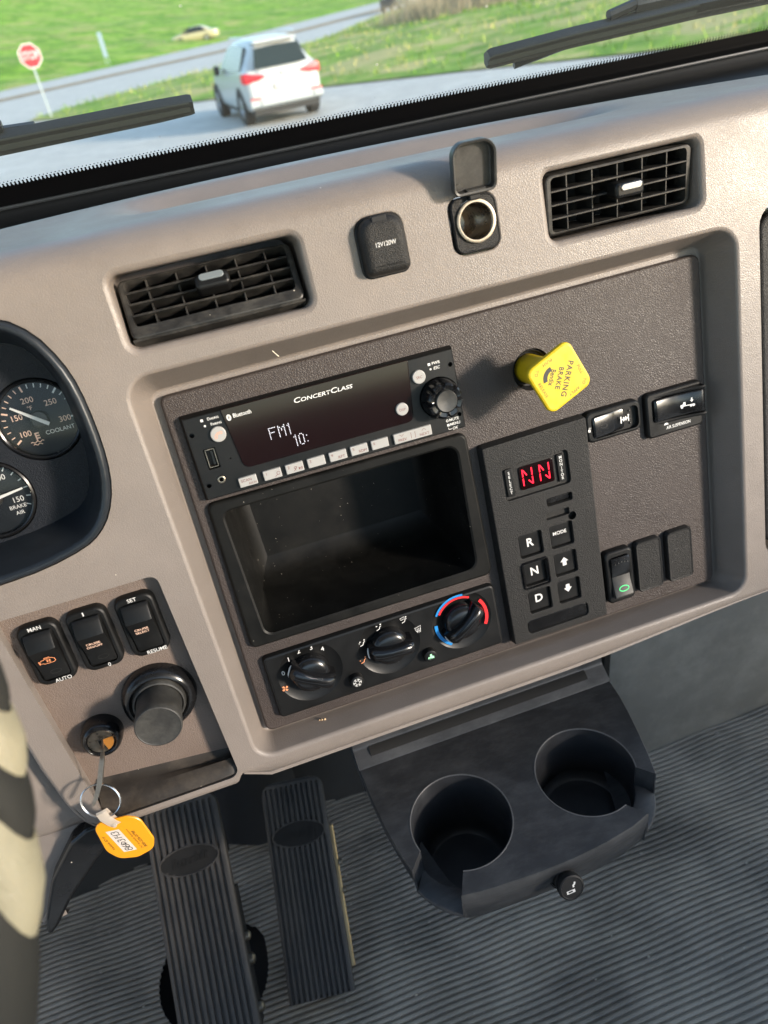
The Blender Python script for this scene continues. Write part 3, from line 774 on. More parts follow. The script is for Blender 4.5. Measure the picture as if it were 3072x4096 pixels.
b.pocket(slots[1], GZ, GZ - 3, .4); b.pocket(slots[2], GZ, GZ - 2, .4)
for q in keyh: b.pocket(q, GZ, GZ - 5.5, .5)
b.loft([[(*p, GZ - 5) for p in notch], [(*p, GZ) for p in notch]]); b.sheet(notch, (), GZ - 5)
b.build('housing', BLKT, gs)
k = MB(); k.prism(offset(slots[2], -.7), GZ - 2, GZ - 1.2, bev=.3); k.build('blank_strip', BLKG, gs)
k = MB(); k.prism(offset(slots[0], -1.2), GZ - 4, GZ - 2.5, bev=.3); k.build('blank_key', BLKG, gs)
b = MB()
nr = rr(gx(115.6), gy(-149.1), 23.4, 24, 3, 4)
b.loft([[(*p, GZ) for p in nr], [(*p, GZ + 1.3) for p in offset(nr, -.6)], [(*p, GZ + 1.3) for p in offset(nr, -1.5)], [(*p, GZ - .5) for p in offset(nr, -2)]])
b.build('key_rim', BLKG, gs)
for s, x, y in keyc:
    k = MB(); k.prism(rr(0, 0, 17.6, 18, 1.2, 3), 0, 3.0, bev=.6)
    o = k.build('key', BLK, gs, M=Matrix.Translation((gx(x) * .001, gy(y) * .001, (GZ - 5.5) * .001)))
    if s == 'MODE': text('MODE', -.6, 1.5, 2.9, WHITE, o, 3, bold=.03)
    elif s == 'U': fill([[(-3.4, .6), (0, 4.2), (3.4, .6), (1.6, .6), (1.6, -2.8), (-1.6, -2.8), (-1.6, .6)]], WHITE, o, 3.06)
    elif s == 'W': fill([[(3.4, 1.4), (1.6, 1.4), (1.6, 4.4), (-1.6, 4.4), (-1.6, 1.4), (-3.4, 1.4), (0, -2.4)]], WHITE, o, 3.06)
    else: text(s, 0, .8, 6.8, WHITE, o, 3, bold=.045, sx=1.0)
k = MB(); k.prism(rr(gx(128.4), gy(-70.8), 27.5, 18.2, 2, 4), GZ - 2.5, GZ - 1.4, bev=.3); o = k.build('readout', SCREEN, gs)
def seg14(cx, cy, w_, h_, segs):
    q = {'ul': [(-w_, h_), (-w_, .6)], 'll': [(-w_, -.6), (-w_, -h_)], 'ur': [(w_, h_), (w_, .6)], 'lr': [(w_, -.6), (w_, -h_)], 'du': [(-w_ + .6, h_ - .6), (-.5, 1.3)], 'dl': [(.5, -2.8), (w_ - .4, -h_ + .3)]}
    stroke([[(cx + x, cy + y) for x, y in q[s]] for s in segs], 1.0, LEDR, o, GZ - 1.3, 'digit')
for cx in (121.0, 134.6): seg14(gx(cx), gy(-70.3), 3.7, 6.4, ('ul', 'll', 'ur', 'lr', 'du', 'dl'))
for s, x in (('SELECT', 106.6), ('MONITOR', 148.2)):
    k = MB(); k.prism(rr(gx(x), gy(-71), 6, 21.5, .6, 2), GZ - 2.6, GZ - .9, bev=.4); q = k.build('side_key', BLK, gs)
    text('\n'.join(s), gx(x), gy(-71.2), 2.3, WHITE, q, GZ - .85, bold=.02, line=.96 if s == 'SELECT' else .86)
# ================================================================ PARKING BRAKE
pk = thing('parking_brake_knob', 'yellow square parking brake knob pulled out of the brown panel', 'parking brake', MD, (140.5, 2.5, 0))
k = MB(); k.lathe([(15, -9), (14.9, -3), (13.4, -2), (12.4, -6), (10.8, -6.5), (10.6, -12)], n=36); k.build('collar', BLKM, pk)
RK = Matrix.Rotation(R(-66), 4, 'Z')
k = MB(); k.lathe([(10.4, -10), (10.4, 4), (10.8, 22), (11.6, 32), (13, 38)], n=36); k.box(-9.9, -8.6, -2, 1.6, -4, 3); k.build('stalk', YELLOW, pk)
k = MB(); sq = rr(0, 0, 36, 36, 6, 6)
k.loft([[(p[0] * .8, p[1] * .8, 35.5) for p in sq], [(*p, 37.5) for p in offset(sq, -.8)], [(*p, 38.8) for p in sq], [(*p, 40.2) for p in sq], [(*p, 41.3) for p in offset(sq, -.5)], [(*p, 41.8) for p in offset(sq, -1.6)]], cap0=True)
k.sheet(offset(sq, -1.6), (), 41.8)
hd = k.build('knob_head', YELLOW, pk, M=RK)
# lettering runs along one diagonal of the square head
RT = Matrix.Rotation(R(-45), 4, 'Z')
RT = Matrix.Rotation(R(-39), 4, 'Z')
RT = Matrix.Rotation(R(-45), 4, 'Z')
text('PARKING', 0, 5.2, 4.0, BLACKP, hd, 41.8, bold=.035, M=RT, spacing=1.12, sx=.95); text('BRAKE', .2, -.4, 3.5, BLACKP, hd, 41.8, bold=.035, M=RT, spacing=1.1, sx=.95)
text('Bendix', .4, -5.8, 3.7, BLACKP, hd, 41.8, bold=.03, M=RT, sx=.75)
for s, x, y, a in (('PULL', -7.2, 13, 45), ('TO', 0, 18, 0), ('APPLY', 7.4, 12.6, -45), ('PUSH', -8.6, -11.4, -45), ('TO', -.6, -17.4, 0), ('RELEASE', 9.6, -10.2, 45)):
    text(s, x, y, 2.1, mat('dark_olive_print', (.06, .042, .006), .5), hd, 41.8, rot=R(a), M=RT, spacing=1.1)
lg = fill([[(RT @ Vector((*p, 0))).xy[:] for p in band(.4, -4.0, 5, 8, 215, 305)]], BLACKP, hd, 41.88)
# ================================================================ ROCKER SWITCHES
def rocker(par, w_, h_, prof, m, name='rocker', M=None, r_=1.6):
    """Rocker with rounded sides; prof is (y, z) along its length."""
    k = MB(); L = []
    for y, z_ in prof:
        hw = w_ / 2
        L.append([(-hw, y, 0), (-hw, y, z_ - r_), (-hw + .3 * r_, y, z_ - .3 * r_), (-hw + r_, y, z_), (hw - r_, y, z_), (hw - .3 * r_, y, z_ - .3 * r_), (hw, y, z_ - r_), (hw, y, 0)])
    k.loft(L, closed=False); k.cap(L[0], k.add(L[0])); k.cap(L[-1], k.add(L[-1]))
    return k.build(name, m, par, ang=30, M=M)
def bezel(par, w_, h_, t, r_, hole=None, m=BLK):
    k = MB(); o_ = rr(0, 0, w_, h_, r_, 5)
    k.loft([[(*p, 0) for p in o_], [(*p, t - 1.6) for p in offset(o_, -.3)], [(*p, t - .5) for p in offset(o_, -.9)], [(*p, t) for p in offset(o_, -2.0)]])
    k.sheet(offset(o_, -2.0), [hole] if hole else [], t)
    if hole: k.loft([[(*p, t - 3.5) for p in hole], [(*p, t) for p in hole]]); k.sheet(hole, (), t - 3.5)
    return k.build('bezel', m, par)
ROCK = [(18.6, 5), (18.4, 8.2), (17.4, 9.6), (15.5, 10.6), (8.2, 13.2), (7.0, 13.4), (5.8, 12.8), (-3, 9.0), (-12, 6.6), (-17, 6.2), (-18.2, 5.6), (-18.6, 4.4)]
MR = lambda x, y, z_=0: Matrix.Translation((x * .001, y * .001, z_ * .001))
def cruise(x, y, label, top, bot, cap):
    s = thing('rocker_switch', label, 'rocker switch', MS, (x, y, 0), 'rocker switches on the brown panel by the key')
    bz = bezel(s, 26.5, 46.5, 6.5, 7, rr(0, -.6, 19, 38, 3.5, 4))
    ro_ = rocker(s, 18, 37, ROCK, BLK, M=MR(0, -.6))
    if top == 'I': fill([rr(-.5, 20.4, .8, 2.8, .1, 1)], WHITE, bz, 6.56)
    else: text(top, -.5, 20.3, 2.8, WHITE, bz, 6.5, bold=.01)
    text(bot, 3.0 if len(bot) > 1 else 2.4, -20.9, 2.8, WHITE, bz, 6.5, bold=.01)
    cap(ro_)
    return s
tilt = Matrix.Translation((0, -.0005, .0108)) @ Matrix.Rotation(R(21), 4, 'X')
def cap_text(t_):
    def f(o_): text(t_, -.4, .6, 2.05, PEACH, o_, .55, bold=.02, M=tilt, line=1.05)
    return f
def oval(o_): stroke([ell(1, 0, 3.6, 1.6, 24)], .22, KNOB, o_, 0, closed=True).matrix_local = Matrix.Translation((0, -.0125, .0073)) @ Matrix.Rotation(R(8), 4, 'X')
def cap_engine(o_):
    e = stroke([[(-4.6, 1.4), (-3.6, 1.4), (-3.6, 2.2), (-1.6, 2.2), (-1, 3), (3.4, 3), (4.2, 2), (4.9, 1.6), (4.9, -.6), (3.6, -1.8), (-2.4, -1.8), (-3.2, -.9), (-4.6, -.9)], ], .5, ORANGEP, o_, 0, closed=True)
    e.matrix_local = tilt @ MR(0, -1.5, .7)
    e2 = stroke([[(-1, 3), (-1, 4), (2.6, 4)], [(-5.2, 1.8), (-5.2, -1.6)]], .5, ORANGEP, o_, 0); e2.matrix_local = tilt @ MR(0, -1.5, .7)
    b2 = MB()
    for q in range(4):
        a = q * 90 + 20
        b2.sheet([(.8 + 1.7 * r_ * math.cos(R(a + d)), .6 + 1.7 * r_ * math.sin(R(a + d))) for r_, d in ((.12, 0), (.6, -16), (1, 0), (1, 32), (.6, 40), (.2, 40))])
    b2.build('symbol', ORANGEP, o_).matrix_local = tilt @ MR(0, -1.5, .7)
    oval(o_)
def cap_onoff(o_): cap_text('CRUISE\nON/OFF')(o_); oval(o_)
cruise(-30.3, -30.4, 'black rocker switch marked MAN and AUTO with an orange engine symbol', 'MAN', 'AUTO', cap_engine)
cruise(.7, -30.6, 'black rocker switch marked CRUISE ON/OFF', 'I', '0', cap_onoff)
cruise(32.2, -31, 'black rocker switch marked CRUISE SELECT, SET and RESUME', 'SET', 'RESUME', cap_text('CRUISE\nSELECT'))
# headlight-style round knob
k_ = thing('round_knob', 'large round grey-black knob with a scuffed flat end beside the ignition', 'knob', MS, (24.2, -90.3, 0))
k = MB(); k.lathe([(25.8, 0), (25.6, 4), (24.4, 8), (22, 10.5), (20.2, 11), (19, 10), (18.6, 6)], n=48, cap=False); k.build('base_ring', BLKG, k_)
k = MB(); k.lathe([(18.4, 2), (18.2, 11), (17.4, 12.8), (16.4, 13.2), (16.0, 12.6)], n=48, cap=False); k.build('collar', KNOB, k_)
k = MB(); k.lathe([(15.6, 6), (15.4, 14), (15.2, 22), (15.5, 33), (15.6, 36.5), (15.2, 37.6), (14.6, 37.9), (14.3, 37.6), (13, 37.2), (.3, 37.2)], n=48); k.build('grip', KNOB, k_, ang=25)
# ignition switch, key, ring and tag
ig = thing('ignition_switch', 'ignition lock with a black surround and an amber quarter on its face', 'ignition switch', MS, (-21, -104.5, 0))
k = MB(); k.lathe([(14.2, 0), (14.1, 6), (13.4, 10.5), (12, 13), (10.6, 13.8), (9.6, 13), (9.2, 10)], n=44, cap=False); k.build('surround', BLKG, ig, ang=50)
k = MB(); k.lathe([(9.2, 8), (9.1, 12), (8.7, 12.4), (.3, 12.4)], n=36); k.build('lock_face', STEELD, ig)
fill([[(.6, 1.2)] + arc(0, 0, 8.4, -72, 12, 12)], AMBER, ig, 12.48, 'amber_mark')
fill([rr(-.8, -.4, 1.6, 5.4, .3, 2)], GAP, ig, 12.52, 'key_slot')
def sp(x, y, m): return Vector(on_switch(x, y, m))
def fromD(p): return MD @ (Vector(p) * .001)
# ---------------------------------------------------------------- key, ring and tag
KM = MD
ky = thing('key', 'steel ignition key hanging out of the lock', 'key', MD, (-219, -165, 22))
b = MB()
def O(p, o): return (p[0] - o[0], p[1] - o[1], p[2] - o[2])
ko = (-219, -165, 22)
def blade(pts, hw, t, nrm):
    L = []
    for p, wv in pts:
        p = Vector(p); wv = Vector(wv) * .62; nn = Vector(nrm).normalized() * t
        L.append([tuple(p + wv + nn - Vector(ko)), tuple(p - wv + nn - Vector(ko)), tuple(p - wv - nn - Vector(ko)), tuple(p + wv - nn - Vector(ko))])
    b.loft(L, cap0=True, cap1=True)
blade([((-220.6, -164.6, 12), (.5, 3.2, .8)), ((-220.0, -166, 24), (.6, 3.4, .9)), ((-220.5, -167.5, 29), (1.2, 3.2, .9))], 1, .8, (1, .1, .1))
blade([((-219.5, -166, 28), (2.6, 2.5, 1)), ((-221.5, -172, 32), (3.4, 1.2, 1.6)), ((-227, -185, 37), (3.9, 1.6, 1.8)), ((-232.5, -194, 40), (3.5, 1.5, 1.2)), ((-235, -197.5, 40.5), (1.8, .8, .4))], 1, .9, (.35, .3, -.9))
b.build('blade', STEEL, ky)
kr = thing('key_ring', 'double wire split ring through the key', 'key ring', MD, (-230.6, -197.8, 38))
b = MB()
e1, e2 = Vector((11.4, -6.2, 1)), Vector((4.3, 10.2, -3))
for t0, dz in ((0, 0), (.5, 1.0)):
    b.tube([tuple(e1 * math.cos(q) + e2 * math.sin(q) + Vector((0, .3 * dz, dz))) for q in [2 * math.pi * j / 40 for j in range(40)]], .55, 7, closed=True)
b.build('wire', CHROME, kr)
tg = thing('key_tag', 'amber plastic key tag with a handwritten paper label', 'key tag', MD, (-225, -231, 40))
tp = roundpoly([(-16.5, 18.8), (-15.5, -7), (-9.5, -16.5), (2, -20.5), (14, -18), (17, -10), (13.5, 11), (6, 16)], [6, 14, 10, 8, 7, 7, 12, 9], 5)
if sum(tp[i - 1][0] * tp[i][1] - tp[i][0] * tp[i - 1][1] for i in range(len(tp))) < 0: tp = tp[::-1]
b = MB()
b.loft([[(*p, -.8) for p in offset(tp, -.4)], [(*p, -.4) for p in tp], [(*p, .6) for p in tp], [(*p, 1.0) for p in offset(tp, -.5)]], cap0=True)
b.sheet(offset(tp, -.5), (), 1.0)
pt = b.build('plate', TAG, tg)
RA = R(104.5); u = Vector((math.cos(RA), math.sin(RA))); wv = Vector((.985, -.17))
def tp_(a, c): return tuple(Vector((-4.2, -2.0)) + u * a + wv * c)
fill([[tp_(-11, -3.6), tp_(-11, 5.2), tp_(11.2, 5.2), tp_(11.2, -3.6)][::1]], PAPER, pt, 1.06, 'paper_label')
hand = {'8': [arc(0, .55, .5, 60, 420, 14), arc(0, -.5, .6, 90, 450, 14)], '6': [[(.4, 1.1), (-.3, .5), (-.5, -.3)] + arc(0, -.45, .5, 180, 540, 14)], '0': [arc(0, 0, .6, 80, 440, 14), [(-.3, 1), (-.2, -1)]], '3': [arc(-.1, .5, .5, 140, -80, 10), arc(-.1, -.5, .6, 80, -150, 10)], '1': [[(0, 1.1), (0, -1.1)]], '4': [[(-.3, 1), (-.5, 0), (.5, 0)], [(.4, 1.1), (.3, -1.2)]]}
P = []
x_ = -8.6
for ch in '8603143':
    for path in hand[ch]:
        P.append([tp_(x_ + q[0] * 2.3, .8 - q[1] * 2.2) for q in path])
    x_ += 2.0 if ch == '1' else 3.0
stroke(P, .55, BLACKP, pt, 1.12, 'handwriting')
TM = Matrix(((u.x, -wv.x, 0, 0), (u.y, -wv.y, 0, 0), (0, 0, 1, 0), (0, 0, 0, 1)))
def ttext(s, a, c, h, **kw):
    px_, py_ = tp_(a, c); text(s, 0, 0, h, BLACKP, pt, 1.05, M=Matrix.Translation((px_ * .001, py_ * .001, 0)) @ TM, **kw)
ttext('Vehicle ID #', 0, -7.6, 2.0, shear=.1, bold=.01); ttext('24/7 Roadside Assistance', -.5, 9.2, 1.45, shear=.1); ttext('800-526-0798', -1.5, 12.0, 2.2, bold=.015)
b = MB()
rows = []
for p in ((-2.0, 12.5, 1.3), (-3.5, 15.5, 2.2), (-6, 22, 3.4), (-7.0, 26.5, 3), (-7.3, 27.6, 1.6), (-7, 26.5, -.2), (-5.5, 21, -.8), (-3.5, 15.5, -1.0)):
    rows.append([(p[0] - 3.6, p[1] - .6, p[2]), (p[0] - 1.2, p[1] - .2, p[2] + .2), (p[0] + 1.2, p[1] + .2, p[2] + .2), (p[0] + 3.6, p[1] + .6, p[2])])
b.grid(rows); b.build('strap', CLEAR, tg)
b = MB(); b.lathe([(1.7, 1), (1.6, 2.2), (.2, 2.4)], (-3.0, 12.8, 0), 16); b.build('rivet', CLEAR, tg)
# ---------------------------------------------------------------- right-hand switches
s = thing('axle_lock_switch', 'sideways black rocker with an axle symbol beside the selector panel', 'rocker switch', MD, (196.5, -50.8, 0))
bz = bezel(s, 46, 24.5, 6, 5.5, rr(1, -.5, 39, 17.5, 4, 4))
HX = Matrix.Rotation(R(-90), 4, 'Z')
rocker(s, 16.6, 38, [(-18.8, 4), (-18.6, 6.6), (-17.2, 7.4), (-2, 5.2), (-.5, 4.6), (1, 4.2), (12, 1.8), (18.8, .8)], BLKG, M=MR(1, -.5) @ HX)
ro_ = MB()
for q in range(4): ro_.lathe([(.7, 0), (.5, .5), (.1, .65)], (14.5, -5.5 + q * 3.2, 2.9), 8)
ro_.build('grip_dots', BLKG, s)
sy = stroke([[(-3.6, 2.6), (-3.6, -2.6)], [(3.6, 2.6), (3.6, -2.6)], [(-3.6, 0), (3.6, 0)], [(-1.5, 1.5), (1.5, -1.5)], [(-1.5, -1.5), (1.5, 1.5)]], 1.0, WHITE, s, 0)
sy.matrix_local = MR(9.8, -.7, 4.4) @ Matrix.Rotation(R(-12), 4, 'Y').inverted()
stroke([ell(-9, -.6, 2.8, 1.5, 20)], .2, KNOB, s, 7.0, closed=True)
fill([rr(-20.6, -1.6, 1.8, 2.2, .3, 2)], WHITE, bz, 6.06); stroke([arc(-20.1, -.2, .8, 0, 180, 8)], .35, WHITE, bz, 6.06)
s = thing('air_suspension_switch', 'black rocker marked AIR SUSPENSION with a white truck symbol', 'rocker switch', MD, (248.3, -56, 0))
bz = bezel(s, 48.5, 36, 5, 4, rr(1.5, 3.5, 41, 18.5, 3, 4))
rocker(s, 17.5, 40, [(-19.8, 4), (-19.6, 6.4), (-18, 7.6), (-14, 7.2), (0, 6.6), (12, 8.6), (17, 10.8), (19, 10.8), (19.8, 9.4), (20, 5)], BLKG, M=MR(1.5, 3.5) @ HX)
k = MB()
for y0 in (-6.9, 13.9):
    rows = []
    for x, z_ in ((-18, 5), (-8, 5.6), (4, 7), (14, 10), (19, 12), (22, 12), (22.6, 8), (22.8, 2)):
        rows.append([(x, y0 - 1.2, 0), (x, y0 - 1.1, z_ - .5), (x, y0, z_), (x, y0 + 1.1, z_ - .5), (x, y0 + 1.2, 0)])
    k.grid(rows)
k.build('guard', BLK, s)
sy = MB()
for q in ([(-5.4, -1), (-5.4, .6), (-3.6, .8), (-3, 2.4), (-1.2, 2.4), (-1.2, -1)], [(-1.2, -1), (-1.2, -.3), (5.6, -.3), (5.6, -1)], [(2.2, 3), (3.6, 1.2), (5, 3), (4.2, 3), (4.2, 4.6), (3, 4.6), (3, 3)]): sy.sheet(q, (), 0)
for x in (-4.2, 2.9, 5.0): sy.sheet(circ(x, -1.3, 1.05, 10), (), .02)
o = sy.build('symbol', WHITE, s); o.matrix_local = MR(8.5, 2.6, 8.2) @ Matrix.Rotation(R(-9), 4, 'Y')
fill([[(-10.3, -9.6), (-8.3, -6.4), (-6.2, -9.6)], [(8.4, -5.9), (12.4, -5.9), (10.4, -9.1)]], WHITE, bz, 5.06)
text('AIR SUSPENSION', 2.2, -12.2, 2.5, WHITE, bz, 5, bold=.02, sx=.8)
s = thing('rocker_switch', 'black rocker switch with a glowing green oval near the lower edge', 'rocker switch', MD, (188.4, -179.2, 0))
bezel(s, 25, 47, 6.5, 4.5, rr(.3, 0, 17.5, 37, 3, 4))
LOCK = mat('lit_grey_rocker', (.13, .125, .11), .4)
o = rocker(s, 16.6, 36, [(17.8, 4), (17.6, 8), (16, 9.2), (4, 8.0), (1, 7.2)], BLKG, name='upper_pad', M=MR(.3, 0))
k = MB()
for q in range(5): k.lathe([(.65, 0), (.5, .5), (.1, .6)], (-5.2 + q * 2.7, 13.8 - abs(q - 2) * .5, 9), 8)
k.build('grip_dots', KNOB, o)
o = rocker(s, 16.6, 36, [(1, 7.2), (-4, 7.6), (-16, 10.6), (-17.4, 10), (-17.8, 5)], KNOB, name='lower_pad', M=MR(.3, 0))
g = stroke([ell(0, 0, 4.1, 2.2, 28)], .8, GREENL, o, 0, 'indicator', closed=True); g.matrix_local = MR(.4, -10.2, 9.35) @ Matrix.Rotation(R(-13.5), 4, 'X')
for i, (x, lab) in enumerate(((216.2, 'blank black switch cover nearest the green-lit rocker'), (244.6, 'blank black switch cover at the right edge of the brown panel'))):
    s = thing('switch_blank', lab, 'switch blank', MD, (x, -178.8, 0), 'blank switch covers')
    k = MB(); o_ = rr(0, 0, 23.5, 46, 4, 5)
    k.loft([[(*p, 0) for p in o_], [(*p, 4.4) for p in offset(o_, -.2)], [(*p, 5.4) for p in offset(o_, -1)], [(*p, 5.3) for p in offset(o_, -1.8)], [(*p, 5.0) for p in offset(o_, -2.2)]]); k.sheet(offset(o_, -2.2), (), 5.0)
    k.build('cover', BLKT, s)
# ---------------------------------------------------------------- 12 V sockets
sc_ = thing('power_socket', 'closed black socket cover printed 12V120W', 'power socket', MD, (45, 107.6, FN), 'power sockets on the dash brow')
k = MB(); o_ = roundpoly([(-14.3, -17), (14.6, -17), (14.4, 16.5), (-14.2, 16.5)], [5, 4.5, 9, 9], 6)
k.loft([[(*p, -2) for p in o_], [(*p, 4) for p in o_], [(*p, 6.4) for p in offset(o_, -.8)], [(*p, 8) for p in offset(o_, -2.2)], [(*p, 8.8) for p in offset(o_, -4.2)], [(*p, 8.9) for p in offset(o_, -6)]]); k.sheet(offset(o_, -6), (), 8.9)
cv = k.build('cover', BLKT, sc_, ang=60)
k = MB(); k.prism(rr(-.6, 14.6, 9.5, 4.6, .8, 2), 2, 8.3, bev=.6); k.build('hinge', BLKM, sc_)
k = MB(); k.prism(offset(o_, 1.3), -4, .9, bev=.8); k.build('base_plate', BLK, sc_)
text('12V120W', .2, .6, 2.7, WHITE, cv, 8.9, bold=.005, sx=.86)
so = thing('power_socket', 'open lighter socket with a metal barrel and its cover flipped up', 'power socket', MD, (106.4, 107.4, FN), 'power sockets on the dash brow')
k = MB(); o_ = roundpoly([(-15, -16.5), (15, -16.5), (15, 16.5), (-15, 16.5)], [6, 6, 7, 6], 5); c_ = circ(0, 1.2, 13.2, 40)
k.loft([[(*p, -3) for p in o_], [(*p, 1.6) for p in o_], [(*p, 2.4) for p in offset(o_, -.7)], [(*p, 2.0) for p in offset(o_, -1.5)]]); k.sheet(offset(o_, -1.5), [c_], 2.0)
k.build('base_plate', BLKT, so)
k = MB(); k.lathe([(13.1, 1.8), (13.0, 2.8), (12.4, 3.2), (11.0, 3.2), (10.5, 2.6), (10.3, -12), (10.0, -45), (.3, -46)], (0, 1.2, 0), 40)
k.build('barrel', STEELD, so)
k = MB(); k.lathe([(13.15, 2.2), (12.9, 3.4), (12.2, 3.7), (11.0, 3.6), (10.6, 3.0)], (0, 1.2, 0), 40, cap=False); k.build('barrel_rim', STEEL, so)
k = MB(); k.lathe([(4.2, -44), (4.2, -38), (3.6, -37), (1, -36.5)], (0, 1.2, 0), 16); k.box(-9.8, -7.2, -2, 4, -22, -14); k.build('contact', CHROME, so)
lid = MB(); lo = roundpoly([(-14, 0), (14, 0), (14.4, 29.5), (-13.9, 29.5)], [4.5, 4.5, 9, 8], 6)
lid.loft([[(*p, 0) for p in offset(lo, -3)], [(*p, .6) for p in offset(lo, -.9)], [(*p, 2.4) for p in lo], [(*p, 7) for p in lo], [(*p, 7.5) for p in offset(lo, -.5)], [(*p, 7) for p in offset(lo, -1.6)], [(*p, 2.6) for p in offset(lo, -2)], [(*p, 2) for p in offset(lo, -2.8)]], cap0=True)
lid.sheet(offset(lo, -2.8), (), 2)
for x, y in ((-9, 23.5), (-9.2, 4.5)): lid.lathe([(1.9, 2), (1.8, 2.7), (.3, 2.8)], (x, y, 0), 14)
lid.box(-5.5, 7, -.6, 2.6, 2, 6.6, .4)
o = lid.build('flip_cover', KNOB, so, M=MR(-.3, 18.6, 3.2) @ Matrix.Rotation(R(17), 4, 'X'))
k = MB(); k.box(-3.2, 3.8, 13.4, 18, 1.6, 6.2, .6); k.tube([(-8, 18.2, 4.6), (9, 18.2, 4.6)], 2.0, 10); k.build('hinge', BLKM, so)
# ---------------------------------------------------------------- air vents
def vent(x, y, label, tilt, push, knob_metal, band):
    v = thing('air_vent', label, 'air vent', MD, (x, y, push), 'air vents in the dash brow', Matrix.Rotation(R(tilt), 4, 'X'))
    fo = rr(0, 0, 106.5, 37, 4.5, 5)
    k = MB()
    yo, hh_ = (0, 33.4) if not band else (2.9, 28.2)
    op = rr(0, yo, 99, hh_, 3.0, 4)
    k.loft([[(*p, -30) for p in fo], [(*p, -1.4) for p in fo], [(*p, -.4) for p in offset(fo, -.5)], [(*p, 0) for p in offset(fo, -1.4)]])
    k.sheet(offset(fo, -1.4), [op], 0)
    k.loft([[(p[0], p[1], -13) for p in op], [(*p, -.5) for p in op], [(*p, 0) for p in offset(op, .25)]])
    if band: k.loft([[(x_, -18.3, -.3), (x_, -19.4, -1.2), (x_, -20.5, -14), (x_, -20.5, -32)] for x_ in (-53, 53)][::-1], closed=False)
    k.build('frame', VENTM, v)
    for i in range(3):
        ys = yo + hh_ / 2 - (i + 1) * hh_ / 4
        k = MB(); k.box(-49.6, 49.6, ys - .65, ys + .65, -13, -.1, .3); k.build('slat', VENTM, v)
    for i in range(5):
        xf_ = -36.5 + i * 18.3
        k = MB(); k.box(xf_ - .55, xf_ + .55, -17, 17, -24, -3.2, .25); k.build('fin', VENTM, v)
    k = MB(); k.sheet(rr(0, 0, 105, 36, 4), (), -29); k.build('back', GAP, v)
    k = MB(); k.prism(rr(1.5, 1.2 if not band else 3, 21, 9.5, 3, 5), -2, 10, bev=2.2); ck = k.build('slider', BLK, v)
    k = MB(); k.prism(rr(2.2 if not band else 1.5, 3 if not band else 5, 15, 4.2, 2.05, 6), 9.6, 10.7, bev=.5); k.build('inlay', knob_metal, ck)
    return v
SATIN = mat('satin_chrome', (.40, .41, .42), .3, metal=1.0)
PALE = mat('pale_grey_inlay', (.13, .15, .16), .35)
vent(211.8, 106.4, 'straight louvred air vent with a chrome slider right of the open socket', 9, 15, SATIN, False)
vent(-60.8, 104.6, 'dusty louvred air vent tipped upwards left of the socket cover', -23, 10, PALE, True)
# ================================================================ CUP HOLDER CONSOLE (world mm, top at z = -320)
ch = thing('cup_holder', 'charcoal plastic console with two round cup holders hanging under the dash', 'cup holder', MW, (70, -100, -320))
def K(x, y): return (x - 70, y + 100)
Z0 = 0.0
cl_, cr_ = (12.2, -112.8), (126.5, -110.6); RC = 42.2
def hole_arc(c, a0, a1, n=40): return [(c[0] + RC * math.cos(R(a0 + (a1 - a0) * k / n)), c[1] + RC * math.sin(R(a0 + (a1 - a0) * k / n))) for k in range(n + 1)]
# left cup opens through the front-left corner, the right one through the front-right corner
GL0, GL1, GR0, GR1 = 197, 250, 289, 341
side_l = [(-53.1, -36), (-51.5, -64), (-48.2, -94), (-43.5, -120), (-38.7, -137.5)]
notch_l = [(-38.2, -138.8), (-34, -147), (-28, -155.5), (-21, -162.5), (-14, -167.4), (-10.8, -168.9)]
front = [(-10.2, -169.2), (4, -171.6), (17, -172.6), (48, -174.4), (79, -174.5), (110, -172.2), (135, -168.4), (151.5, -163.6)]
notch_r = [(152.5, -163.2), (159, -159.5), (166, -153.8), (171.5, -147), (175, -141), (176.6, -137)]
side_r = [(177.2, -135.5), (182.5, -116), (187.6, -92), (191.2, -72.4), (193.6, -55), (194.9, -35)]
outline = side_l + hole_arc(cl_, GL0, GL1 - 360, 44) + front + hole_arc(cr_, GR0, GR1 - 360, 44) + side_r
ok = [K(*p) for p in outline]
if sum(ok[i - 1][0] * ok[i][1] - ok[i][0] * ok[i - 1][1] for i in range(len(ok))) < 0: ok = ok[::-1]
b = MB(); b.sheet(ok, (), 0)
# skirt round the outside, cut low where the cups open
skirt = [K(*p) for p in side_l + notch_l + front + notch_r + side_r]
n0, n1 = len(side_l), len(side_l) + len(notch_l); n2 = n1 + len(front); n3 = n2 + len(notch_r)
def low(i): return -30 if n0 <= i < n1 else (-26 if n2 <= i < n3 else 0)
rows = []
for i, p in enumerate(skirt):
    q = Vector(p); c = Vector((0, -5)); d = (q - c).normalized()
    zt = low(i)
    rows.append([(p[0], p[1], zt), (p[0] + d.x * .8, p[1] + d.y * .8, zt - 1.2), (p[0] + d.x * 1.0, p[1] + d.y * 1.0, min(zt - 2, -13)), (p[0] - d.x * .2, p[1] - d.y * .2, min(zt - 3, -14.2)), (p[0] + d.x * .3, p[1] + d.y * .3, min(zt - 4, -16)), (p[0] - d.x * 4, p[1] - d.y * 4, -44), (p[0] - d.x * 9, p[1] - d.y * 9, -50), (p[0] - d.x * 30, p[1] - d.y * 30, -52)])
b.grid([r[::-1] for r in rows])
b.build('shell', CONS, ch, ang=32)
